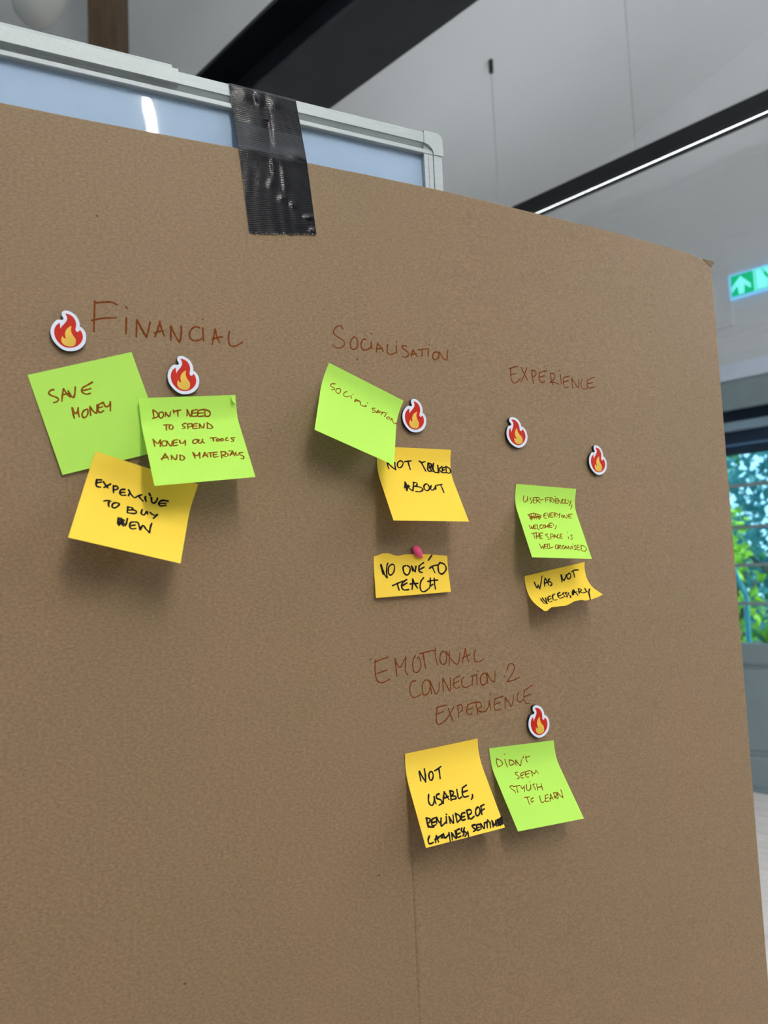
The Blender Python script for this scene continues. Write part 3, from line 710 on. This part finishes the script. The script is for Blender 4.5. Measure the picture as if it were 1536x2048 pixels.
note_obj(nt_, 'lime green sticky note reading SAVE MONEY, tilted under the leftmost flame magnet', GREEN, INK_BROWN2,
  '370,490 335,500 315,530 345,555 400,575 422,598 405,622 368,632|478,482 466,540 460,618|478,482 510,530 550,572|465,548 530,532|528,505 560,558 590,573 603,520 606,458|795,408 740,440 690,468 675,500 690,525 730,540 772,530|690,500 735,490 778,478|572,690 580,745 596,806|575,692 592,735 615,752 630,725 638,690|638,690 640,740 650,790|740,705 700,722 680,765 700,798 735,775 745,735 738,705|768,675 770,720 776,774|768,678 800,722 838,748 845,700 845,655|912,630 862,655|862,655 856,715 880,742 918,722|860,692 905,678|918,640 935,672 962,675 988,645|990,622 992,722',
  40, 690, 5.4857, .00112, G1)
nt_ = Note((191, 903), (396, 969), (361, 1127), (136, 1075), .035, h0=.0032, k0=.12, k1=.42)
note_obj(nt_, 'yellow sticky note reading EXPENSIVE TO BUY NEW, partly under a lime note', ORANGE, INK_BLACK,
  '425,358 372,355|380,355 368,395 380,425 415,432|378,388 425,380|445,378 465,410 490,440|518,400 485,418 450,436|548,420 546,460 548,490|545,420 585,425 592,450 552,462|662,455 625,460 612,490 630,515 672,515|620,488 665,486|702,462 715,485 700,520|702,462 730,510 765,540 800,520 835,510!|835,510 808,525 830,555 850,575|875,530 872,550 882,578|914,498 925,520|935,540 940,585 965,595 990,570 998,545|1105,576 1060,568 1030,575 1010,600 1030,625 1085,618|1025,600 1085,598|450,575 485,570 522,576|505,578 495,605 502,632|572,592 540,605 535,635 560,645 595,625 605,602 572,592|695,635 688,692|695,635 740,645 738,662 705,668!|705,668 760,668 782,685 765,702 692,695|842,662 832,700 860,718 890,680 895,710|920,690 945,712 968,718|997,712 955,755|600,748 590,800 605,825|595,775 625,800 650,832|625,750 632,790 640,822|600,795 660,770|605,825 620,790 645,760|605,760 650,790|592,800 640,815|625,755 645,795 668,825|690,755 680,800 668,828|772,790 725,795 712,835 735,860 775,855|720,828 770,820|772,790 800,800 820,868!|820,868 848,825 880,862 915,898!|915,898 925,845 940,800',
  120, 890, 5.12, .00128, G1)
nt_ = Note((277, 797), (470, 790.5), (511, 954), (309, 972), .031, h0=.0052, k0=.18, k1=.30)
note_obj(nt_, "lime green sticky note reading DON'T NEED TO SPEND MONEY ON TOOLS AND MATERIALS", GREEN, INK_BROWN2,
  '262,285 266,330 275,372|262,285 300,308 322,345 300,370 256,378|372,310 335,315 330,355 350,378 380,355 378,318|404,312 402,358|404,312 445,358 462,305|492,285 500,320|505,300 540,292 577,284|540,290 545,356|650,280 648,352|650,280 690,360 702,293|765,280 712,290|712,290 705,352 770,352|710,322 755,316|845,278 778,292 770,335 780,357 840,352|778,322 835,318|850,280 854,355|850,278 900,298 913,332 893,356 850,355|384,458 450,452|412,458 415,518|470,455 448,470 450,500 475,505 490,480 470,455|635,435 600,448 598,463 625,478 620,492 596,495|655,445 660,500|652,446 700,442 708,460 690,475 662,477|765,440 722,450 716,495 780,492|720,472 760,468|790,445 795,496|790,445 832,492 845,440|880,432 880,495|878,430 915,452 939,480 925,496 882,495|262,618 282,702|262,618 290,650 315,668 330,650 345,625|345,625 345,700|408,640 375,640 362,670 378,695 408,690|420,640 415,695|420,640 465,697 482,640|540,625 497,635 492,690 545,685|495,662 535,655|565,630 572,658 598,665 620,642|628,630 630,690|762,620 728,625 713,650 730,668 760,655 768,625|785,625 778,655 800,665 822,640|825,618 828,650 850,662|912,605 985,598|945,602 950,640|1000,615 985,625 990,640 1012,635 1018,620 1000,613|1048,610 1030,622 1035,638 1058,632 1060,616 1048,610|1106,600 1085,618 1087,632 1118,630|1192,600 1155,602 1150,612 1178,622 1172,640 1153,645|400,782 380,820 360,854|400,785 420,820 440,848|355,840 430,820|470,805 475,852|470,805 520,850 535,795|568,800 572,852|568,800 610,812 618,840 595,857 568,852|715,768 742,837|715,768 742,800 765,805 780,790 790,770|790,770 795,835|850,768 828,822|850,768 885,822|835,808 882,795|885,775 950,768|915,775 920,822|990,765 952,772 953,820 1005,812|955,795 990,790|1035,760 1045,832|1035,760 1085,763 1085,788 1048,800!|1048,800 1095,815|1112,780 1114,808|1125,752 1142,749|1165,752 1140,805|1165,752 1190,808|1140,792 1188,780|1205,765 1203,795 1235,798|1285,768 1240,776 1255,795 1293,815 1290,840 1260,838',
  260, 770, 5.6889, .00102, G1, dogear=False)
# its folded top corner
fc = [nt_.at(.945, 0.0), nt_.at(1.0, .09), nt_.at(.952, .075)]
fc = [fc[0] + N * .0006, fc[1] + N * .0006, fc[2] + N * .0042]
obj('dog_ear', fc, [(0, 1, 2)], GREEN, bpy.data.objects[[o.name for o in bpy.data.objects if o.name.startswith('sticky_note')][-1]])

nt_ = Note((754, 893), (901, 900), (938, 1043), (787, 1041), .033, h0=.0006, k0=.08, k1=.45)
note_obj(nt_, 'yellow sticky note reading NOT TALKED ABOUT, its top corner under a lime note', ORANGE, INK_BLACK,
  '240,1005 248,1060 262,1100|240,1010 300,1070 358,1116|345,1015 350,1070 358,1116|430,990 390,1010 382,1060 410,1087 445,1065 462,1015 430,990|480,1002 530,995 577,990|530,1000 545,1060 562,1110|688,993 720,1012 768,1000|715,1010 750,1080 780,1137|808,1022 800,1115|808,1022 850,1030 865,1060 820,1085!|820,1040 855,1125 885,1137|820,1088 870,1070|805,1110 830,1140 860,1120|850,1035 870,1110|885,1028 880,1100 905,1150 950,1152|945,1055 950,1110 960,1158|1003,1070 955,1108!|955,1108 985,1140 1003,1152|1045,1080 1012,1095 1010,1150 1055,1155|1010,1122 1045,1115|1060,1075 1065,1152|1060,1070 1108,1095 1124,1140 1105,1163 1063,1150|490,1285 482,1372|485,1288 520,1340 560,1385 598,1412|490,1362 555,1345|500,1300 510,1405|535,1330 515,1410|610,1290 598,1412|603,1290 648,1298 655,1330 612,1348!|612,1348 690,1355 738,1385 705,1420 640,1418|785,1310 752,1345 765,1390 800,1407 828,1380 822,1340 790,1312|855,1335 843,1380 872,1402 905,1370 915,1340!|915,1340 917,1392|933,1332 970,1325 1008,1316|985,1325 1010,1380 1032,1437',
  740, 780, 6.9818, .00128, G1)
nt_ = Note((657, 726), (806, 802), (788, 930.5), (629, 859.5), .031, h0=.0004, k0=.04, k1=.42)
note_obj(nt_, 'lime green sticky note reading SOCIALISATION, steeply tilted with its free end lifted', GREEN, INK_BROWN2,
  '298,682 262,684 255,705 290,725 288,740 262,738|345,730 310,735 308,765 335,778 352,755 345,730|415,760 388,770 385,800 410,812 440,805|455,800 458,830|474,785 478,789|505,835 488,858|505,835 548,867|490,856 540,850|548,862 550,890 580,905 608,900|600,895 608,910|616,872 620,876|695,925 668,925 670,940 695,950 690,965 663,962|725,945 703,970|725,945 740,975|705,968 745,960|745,962 797,968|770,968 752,992|805,980 785,1010|812,970 816,972|830,1010 808,1020 818,1035 842,1022 832,1010|860,1025 845,1047|860,1025 872,1062 890,1078 908,1070',
  610, 630, 4.9548, .00080, G1)
def torn(seed, amp):
    r = random.Random(seed); a_ = [r.uniform(-1, 1) for _ in range(8)]
    return lambda a: amp * sum(a_[i] * math.sin((i * 2.3 + 2) * a * 3.1 + a_[-1 - i] * 5) for i in range(6)) / 2.2
def tt_teach(a): return np.interp(a, [0, .05, .11, .20, .27, .33, .40, .55, .75, 1], [.02, .0, -.05, -.055, .0, .01, -.02, -.035, -.02, .02])
nt_ = Note((747.5, 1111), (894.5, 1110), (902, 1183.5), (752, 1196), .0045, h0=.0004, k0=.0, k1=.6, torn_top=tt_teach)
note_obj(nt_, 'torn strip of yellow sticky note reading NO ONE TO TEACH, pinned by pink putty', ORANGE, INK_BLACK,
  '303,435 318,510 338,577|308,438 340,530 365,590 395,624|395,624 388,540 392,460 408,412|460,432 418,475 418,560 450,587 490,545 506,475 490,435 462,432|668,448 630,470 642,550 688,586 725,545 732,480 690,448|752,452 762,490 772,530|755,455 785,510 808,538|818,458 812,500 808,538|928,406 880,440 858,470|868,450 860,500 870,535 912,548|865,508 938,470|1050,298 1022,335 997,372|1015,487 1070,452 1132,440|1055,460 1075,510 1095,552|1170,405 1142,450 1152,540 1195,570 1238,540 1260,490 1235,430 1180,408|475,742 540,712 625,675|545,718 560,770 572,806|683,652 630,690 605,740 622,790 662,806 712,798|612,745 690,700|770,645 768,720 760,797|770,648 800,715 842,778|735,717 847,708|928,628 890,680 878,765 903,822 950,825 1018,772|1028,630 1028,700 1018,768|1085,632 1090,710 1102,792|990,680 1060,665 1137,660|1030,745 1070,720',
  720, 1070, 7.3143, .00132, G1)
nt_ = Note((1031, 968), (1151, 978), (1184, 1118), (1064, 1114.5), .029, h0=.0004, k0=.12, k1=.36)
note_obj(nt_, 'lime green sticky note reading USER-FRIENDLY, EVERYONE WELCOME, below the two rightmost flame magnets', GREEN, INK_BROWN2,
  '290,318 280,370 290,412 320,410 345,365|345,335 345,370 350,405|400,350 382,365 400,395 410,420 388,437|470,345 435,350 432,425 465,430|435,390 465,385|482,345 485,430|480,345 523,350 520,380 487,390!|487,390 545,430|540,383 590,378|618,355 625,417|612,355 670,342|620,385 662,378|690,350 690,422|685,350 725,352 720,380 690,388!|690,388 732,425|745,370 748,422|765,332 770,337|810,365 772,370 772,430 812,432|772,400 805,398|820,375 818,435|820,375 858,437 865,380|882,372 885,437|882,372 917,390 917,425 883,437|928,365 925,430 965,435|960,385 985,420|1012,395 1000,440 982,475|1025,460 1020,495 1006,524|350,610 450,588 462,620|375,610 405,692|400,600 412,682|380,650 470,640 557,625|440,600 452,682|470,600 482,682|380,668 540,640|500,608 520,682 552,640|430,590 542,612|360,628 540,655|635,585 602,595 595,635 605,665 638,662|600,628 630,622|655,590 672,657 690,580|735,580 705,588 705,652 737,645|705,618 730,612|752,580 755,647|750,578 785,590 758,615!|758,615 795,647|800,595 815,617 838,600|842,588 832,657|880,620 865,635 880,655 895,640 882,618|905,615 905,662|905,615 945,667 952,608|1032,602 975,608 978,660 1018,660|975,635 1008,630|370,775 392,827 407,790!|407,790 425,832 434,775|475,768 442,775 448,825 480,825|445,800 470,795|490,760 505,837 527,825|570,765 540,775 535,810 555,827 577,812|600,770 582,790 590,815 612,805 615,775 600,770|618,770 625,817|618,770 640,802 662,765|662,765 663,812|725,740 682,750 682,807 722,800|682,780 712,775|740,760 746,778|785,775 780,810 763,834|410,898 492,888|437,900 460,977|480,895 483,982|520,892 522,978|478,945 522,935|578,893 535,900 543,978 575,970|538,940 570,932|655,908 620,920 650,945 680,985 655,992|700,905 705,987|698,905 737,915 735,945 705,952|762,915 748,977|762,915 797,967|748,950 790,940|817,910 800,940 805,967 837,968|880,908 847,915 848,972 880,970|848,942 872,938|957,880 962,885|972,950 978,987|1030,922 1010,935 1030,962 1030,985 1008,988|530,1060 555,1127 572,1090!|572,1090 590,1132 600,1063|640,1065 608,1070 612,1132 642,1130|610,1100 635,1095|655,1060 655,1130 687,1125|680,1055 690,1120 740,1105|795,1072 772,1090 775,1130 800,1132 812,1095 797,1072|822,1080 825,1137|820,1078 857,1085 828,1108!|828,1108 865,1137|905,1085 880,1095 880,1132 907,1130 908,1108|930,1090 917,1132|932,1090 955,1137|918,1120 952,1115|970,1090 968,1137|970,1090 1005,1140 1013,1090|1030,1095 1032,1137|1042,1062 1046,1067|1085,1085 1062,1095 1085,1120 1088,1142 1060,1142|1135,1080 1107,1085 1108,1147 1152,1150|1108,1115 1140,1112|1165,1080 1175,1162|1165,1080 1225,1100 1247,1140 1225,1172 1178,1165',
  1010, 950, 7.68, .00080, G1)
def tb_was(a): return np.interp(a, [0, .03, .14, .22, .34, .42, .52, .62, .68, .78, .9, 1], [.0, .02, -.06, -.03, .02, .0, -.05, -.03, .03, .04, .03, .0])
nt_ = Note((1048, 1152), (1168, 1124), (1206, 1189), (1089, 1222), .023, h0=.0004, k0=.05, k1=.85, torn_bot=tb_was)
note_obj(nt_, 'small torn yellow sticky note reading WAS NOT NECESSARY, curling off the cardboard', ORANGE, INK_BLACK,
  '295,495 315,540 337,583 355,540!|355,540 378,597|378,597 400,500 414,400|462,430 450,490 455,557|462,430 490,480 516,537|452,512 508,490|530,445 508,460 525,485 562,505 562,535 538,550|705,385 712,440 720,490|712,388 725,440 747,466 770,430 785,380|820,365 795,395 805,437 835,442 855,410 850,370 825,352|870,335 910,310 974,306|892,325 905,370 915,422|395,750 420,790 455,828|420,738 455,790 490,828|490,828 478,780 470,738|545,708 505,730 515,790 545,802 572,785|510,765 555,748|612,678 578,700 580,748 605,774 645,765|690,652 655,680 672,730 700,742 747,720|665,708 715,690|750,655 730,680 762,702 767,722|790,650 772,675 800,697 795,727|825,660 812,682 850,705 852,737|895,612 880,650 885,697|895,615 930,655 967,702|880,665 950,642|905,615 900,690|975,600 980,640 987,672|972,598 1012,603 1012,630 985,645!|985,645 1030,660 1075,655 1102,635|1072,590 1100,640 1132,650!|1132,650 1145,598|1132,650 1145,710 1156,766',
  1030, 1100, 7.68, .00128, G1)
nt_ = Note((809, 1507), (954, 1476.5), (1010, 1655), (852, 1696), .029, h0=.0004, k0=.05, k1=.42)
note_obj(nt_, 'yellow sticky note reading NOT USABLE, REMINDER OF LAZYNESS, at the bottom beside a lime note', ORANGE, INK_BLACK,
  '308,530 318,590 330,652|312,530 350,600 390,662!|390,662 388,580 375,498|455,533 433,570 443,630 468,642 487,600 480,545 457,533|505,522 545,500 588,466|560,490 570,560 577,622|430,828 428,910 450,957 482,960 500,910 500,855|500,855 508,900 522,942|562,818 530,835 535,875 585,895 602,935 563,963|630,793 620,870 618,938|632,795 660,840 692,892|618,878 682,850|703,780 712,840 718,902|700,782 745,788 740,825 712,845!|712,845 770,848 778,878 720,892|790,763 800,820 815,877 852,858|912,706 860,743|862,743 862,815 885,858 942,845|868,797 927,775|990,828 993,855 976,892|403,1128 412,1190 428,1247|398,1128 448,1138 442,1178 412,1198!|412,1198 445,1240 500,1242|512,1123 472,1150 475,1222 522,1215|478,1187 515,1175|530,1118 533,1200|532,1120 560,1175 577,1185 590,1150!|590,1130 590,1227 620,1210 650,1180|655,1110 660,1197|655,1078 661,1085|690,1110 700,1150 705,1197|690,1110 745,1192 742,1088|775,1070 785,1130 797,1182|773,1070 820,1095 837,1140 800,1178|892,1058 852,1075 853,1152 897,1145|855,1117 890,1105|918,1030 930,1090 937,1142|912,1032 965,1022 975,1065 932,1092!|932,1092 965,1140 1012,1105|1060,988 1033,1020 1035,1082 1060,1097 1087,1050 1077,995 1057,990|1098,975 1105,1030 1112,1082|1095,980 1138,953|1102,1035 1142,1010|440,1358 423,1410 440,1457 492,1438|530,1355 520,1400 520,1442|530,1355 545,1400 557,1432|512,1405 562,1382|553,1372 585,1355 612,1338 590,1380 615,1378|620,1330 640,1382 685,1340|690,1313 698,1370 707,1428|725,1318 733,1408|725,1320 782,1387 767,1288|822,1268 787,1290 795,1372 842,1360|800,1332 835,1317|855,1258 848,1290 882,1320 868,1358|888,1252 880,1290 914,1320 895,1362|930,1303 940,1365|1027,1213 985,1225 1000,1250 1030,1277 1003,1302|1082,1208 1045,1220 1050,1282 1087,1275|1048,1252 1080,1245|1097,1198 1100,1267|1097,1200 1140,1262 1142,1193|1142,1192 1200,1168|1175,1180 1182,1252|1215,1183 1223,1252|1185,1153 1191,1160|1240,1163 1255,1242|1243,1165 1275,1222 1290,1158|1290,1158 1303,1232|1310,1150 1327,1222|1332,1143 1347,1222|1308,1152 1362,1130|1310,1182 1367,1165|1320,1222 1377,1198|1350,1138 1367,1207|1335,1143 1367,1112|1365,1118 1378,1202|1315,1165 1370,1185|1320,1200 1370,1150',
  790, 1460, 6.4, .00135, G1)
nt_ = Note((977, 1496), (1106, 1480), (1168, 1637), (1036, 1663), .025, h0=.0004, k0=.14, k1=.38)
note_obj(nt_, "lime green sticky note reading DIDN'T SEEM STYLISH TO LEARN, lowest of the lime notes", GREEN, INK_BROWN2,
  '218,852 222,905 237,958|218,852 265,868 300,910 285,940 240,960|330,860 345,910 368,964|323,789 327,795|388,865 392,905 402,937|385,865 438,880 455,915 402,942|475,870 480,942|475,870 505,910 540,944 550,866|578,822 570,850|612,815 615,860 632,896|605,835 662,820|505,1030 472,1040 480,1062 520,1090 517,1112 496,1120|597,1028 547,1050 550,1102 582,1107|550,1077 592,1060|667,1010 607,1030 615,1092 652,1095|612,1062 657,1045|680,1015 700,1082|680,1015 725,1052 745,1005|745,1005 777,1050|432,1208 398,1225 420,1252 470,1290 470,1310|440,1225 530,1208|485,1220 505,1302|545,1215 560,1252 590,1222|590,1215 595,1292|620,1198 625,1262 650,1277 672,1248|675,1200 680,1267|660,1160 664,1164|728,1188 705,1205 732,1237 737,1267|755,1188 770,1272|813,1183 837,1272|762,1237 827,1222|595,1370 662,1360|628,1368 645,1420 662,1463|710,1376 685,1385 680,1415 695,1432 713,1413|797,1350 805,1402 830,1437 872,1410|907,1333 872,1345 880,1422 917,1415|878,1382 910,1372|940,1323 935,1422|942,1325 977,1397|928,1387 972,1370|983,1308 1000,1382|978,1308 1017,1308 1022,1345 990,1357!|990,1357 1042,1387|1028,1300 1045,1372|1030,1300 1065,1340 1107,1372|1107,1372 1095,1320 1078,1266',
  960, 1390, 6.6783, .00080, G1)

# pink putty holding the torn strip
pb = [(-.0052, .0045, .0020), (-.003, .006, .0042), (.0005, .0045, .0050), (.004, .001, .0052), (.0045, -.003, .004), (.002, -.006, .003), (-.001, -.0045, .0035), (-.002, -.001, .0045), (-.0045, .001, .0035)]
c0 = np.array(ob(835, 1104, .002))
bm = bmesh.new(); bmesh.ops.create_icosphere(bm, subdivisions=3, radius=1)
VV = []
for v in bm.verts:
    x, y, z = v.co; rr_ = 1 + .13 * math.sin(5 * x + 2 * y) * math.cos(4 * y + 1) + .06 * math.sin(9 * z + 3 * x)
    u_, v_, h_ = x * .0034 * rr_, y * .0062 * rr_, z * .0030 * rr_
    if y < -.2: u_ *= .85
    an = math.radians(38); u2 = u_ * math.cos(an) - v_ * math.sin(an); v2_ = u_ * math.sin(an) + v_ * math.cos(an)
    VV.append(bs(c0[0] + u2, c0[1] + v2_, .0028 + h_))
FF = [[v.index for v in f.verts] for f in bm.faces]; bm.free()
tag(obj('adhesive_putty', VV, FF, PINK, basis=MB, smooth=True), 'small lump of pink putty holding the torn yellow strip', 'putty')

# ------------------------------------------------------------------ flame magnets
OUT = [(690,285),(790,292),(900,345),(1010,430),(1085,560),(1115,660),(1120,745),(1160,760),(1230,830),(1285,930),(1300,1040),(1290,1150),(1240,1260),(1150,1350),(1030,1410),(900,1435),(760,1430),(640,1390),(520,1310),(410,1200),(330,1080),(290,950),(285,850),(310,740),(370,640),(450,560),(520,540),(600,552),(645,535),(652,495),(615,440),(600,370),(625,312)]
RED = [(705,382),(800,395),(900,450),(970,540),(1008,640),(1005,740),(990,820),(1005,865),(1045,888),(1085,870),(1110,838),(1160,890),(1190,970),(1198,1060),(1165,1160),(1100,1240),(1000,1305),(870,1335),(740,1325),(620,1275),(520,1190),(440,1080),(400,960),(395,870),(410,790),(460,700),(548,640),(558,700),(575,795),(600,745),(680,660),(742,580),(757,500),(735,430)]
YEL = [(878,728),(862,820),(880,910),(930,1000),(985,1075),(1000,1150),(985,1240),(930,1290),(840,1300),(730,1280),(650,1230),(600,1150),(598,1070),(630,1005),(655,1050),(705,1078),(718,1050),(700,980),(705,900),(740,820),(800,765)]
HM = .0034
def to_uv(L):
    return [np.array(ob(80 + x / 13.964, 600 + y / 13.964, HM)) for x, y in L]
cen = np.array(ob(136.5, 661.5, HM))
def cr(P, sub=3, sharp=()):
    out = []
    n = len(P)
    for i in range(n):
        p0, p1, p2, p3 = P[i - 1], P[i], P[(i + 1) % n], P[(i + 2) % n]
        for j in range(sub):
            t = j / sub; out.append(.5 * ((2 * p1) + (-p0 + p2) * t + (2 * p0 - 5 * p1 + 4 * p2 - p3) * t * t + (-p0 + 3 * p1 - 3 * p2 + p3) * t ** 3))
    return out
OUTu, REDu, YELu = [[p - cen for p in cr(to_uv(L), 3)] for L in (OUT, RED, YEL)]
def magnet(px, py, rot, label):
    c_ = np.array(ob(px, py, HM)); a = math.radians(rot)
    def pt(p, h): return bs(c_[0] + p[0] * math.cos(a) - p[1] * math.sin(a), c_[1] + p[0] * math.sin(a) + p[1] * math.cos(a), h)
    t = thing('flame_magnet', bs(*c_, 0), MB, label, 'magnet', 'flame magnets on the cardboard sheet')
    def lay(P, h0, h1, name, mat, tess=True):
        n = len(P); vs = [pt(p, h0) for p in P] + [pt(p, h1) for p in P]
        bm = bmesh.new(); bv = [bm.verts.new(v) for v in vs]
        for i in range(n): bm.faces.new((bv[i], bv[(i + 1) % n], bv[(i + 1) % n + n], bv[i + n]))
        for tri in tessellate_polygon([[Vector((p[0] * 1000, p[1] * 1000, 0)) for p in P]]):
            bm.faces.new([bv[n + i] for i in tri]); bm.faces.new([bv[i] for i in reversed(tri)])
        bmesh.ops.recalc_face_normals(bm, faces=bm.faces[:]); bm.verts.index_update()
        o = obj(name, [np.array(v.co) for v in bm.verts], [[v.index for v in f.verts] for f in bm.faces], mat, t); bm.free(); return o
    lay(OUTu, .0002, HM - .0003, 'core', MAG_D); lay([p * .985 for p in OUTu], HM - .0003, HM, 'white_border', MAG_W)
    lay(REDu, HM, HM + .00006, 'red_flame', MAG_R); lay(YELu, HM + .00006, HM + .00012, 'yellow_flame', MAG_Y)
magnet(136.5, 661.5, 0, 'flame magnet left of the FINANCIAL heading, above the SAVE MONEY note')
magnet(366.5, 750, 0, 'flame magnet below the FINANCIAL heading, touching the second lime note')
magnet(829, 831, -7, 'flame magnet beside the steeply tilted lime SOCIALISATION note')
magnet(1032.5, 864.5, 15, 'flame magnet leaning over, the nearer of two under the upper EXPERIENCE heading')
magnet(1195.5, 920, 0, 'flame magnet standing alone at the far right under the upper EXPERIENCE heading')
magnet(1077, 1442.5, 7, "flame magnet at the bottom, above the DIDN'T SEEM STYLISH note")

# ------------------------------------------------------------------ duct tape over the frame and the cardboard
lu = [(457, 167.5), (478, 298), (499, 468)]; ru = [(592, 203), (614, 325), (633, 469)]
rows, cols = 150, 70
prof_h = lambda s: float(np.interp(s, [0, .10, .17, .25, .36, .42, .455, .5, 1], [HF + .0006, HF + .0007, HF + .0007, HF + .0012, -.0018, .0004, .0011, .0006, .0005]))
e0 = lambda P, s: (np.array(P[0]) * (1 - s / .44) + np.array(P[1]) * (s / .44)) if s < .44 else (np.array(P[1]) * (1 - (s - .44) / .56) + np.array(P[2]) * ((s - .44) / .56))
def wr(a, s):
    g = lambda x, y, sx, sy, amp, tilt=0: amp * math.exp(-(((a - x) + tilt * (s - y)) / sx) ** 2 - ((s - y) / sy) ** 2)
    z = 0
    z = 0
    z += g(.22, .045, .13, .045, .0007) + g(.66, .055, .09, .035, .0006) + g(.43, .05, .05, .04, .0010) + g(.10, .03, .08, .02, -.0003)
    z += g(.50, .26, .05, .14, -.0008, .1) + g(.28, .30, .15, .10, .0006, .4)                        # long hollow down the free span
    z += g(.86, .40, .16, .035, .0009, -.2) + g(.12, .43, .25, .018, .0005)
    z += g(.48, .52, .03, .05, .0005) + g(.62, .60, .03, .08, .00035) + g(.42, .64, .05, .03, .0004, .8) + g(.55, .74, .05, .02, .0005, 1.0) + g(.70, .78, .04, .02, .0004)
    z += g(.93, .87, .07, .018, .0009, .5) + g(.97, .97, .05, .025, .0007)
    if s > .5: z +=   .00004 * math.sin(a * 34 + 2 * math.sin(s * 9)) * min(1, (s - .5) * 6) * (.4 + .6 * math.sin(s * 7 + a * 3) ** 2)
    return z * 1.25
V = []; UVs = []; F = []
rj = random.Random(5); jag = [rj.uniform(-1, 1) * .0012 for _ in range(cols + 1)]
for j in range(rows + 1):
    s = j / rows
    for i in range(cols + 1):
        a = i / cols
        p = e0(lu, s) * (1 - a) + e0(ru, s) * a
        h = prof_h(s) + max(-.0001 if (s < .2 or s > .45) else -.002, wr(a, s))
        u, v = ob(p[0], p[1], h, True)
        if j == rows: v += jag[i]; h += abs(jag[i]) * .5
        V.append(bw(u, v, h)); UVs.append((a * .059, s * .13))
n = cols + 1
for j in range(rows):
    for i in range(cols): F.append((j * n + i, (j + 1) * n + i, (j + 1) * n + i + 1, j * n + i + 1))
# the strip goes on over the top of the frame and down its back
k = len(V)
for i in range(n):
    u, v = ob(*(np.array(lu[0]) * (1 - i / cols) + np.array(ru[0]) * i / cols), HF, True)
    for q_, (dv, h) in enumerate(((.0012, HF - .001), (.0012, -.025), (-.03, -.0255))): V.append(bw(u, max(v, vT) + dv, h)); UVs.append((i / cols * .059, -.01 * (q_ + 1)))
for i in range(cols):
    a0, a1 = k + 3 * i, k + 3 * (i + 1)
    F += [(i + 1, a1, a0, i), (a0, a1, a1 + 1, a0 + 1), (a0 + 1, a1 + 1, a1 + 2, a0 + 2)][0:3]
F = [tuple(q) for q in F]
tp_ = obj('duct_tape', V, F, TAPE, basis=MB, origin=bw(-.09, 1.84, 0), smooth=True, uvs=UVs)
tag(tp_, 'strip of black woven duct tape holding the cardboard to the whiteboard frame', 'tape')

# the diffuser lamps and the sun are set above; the uplights and one unseen lamp are added for brightness
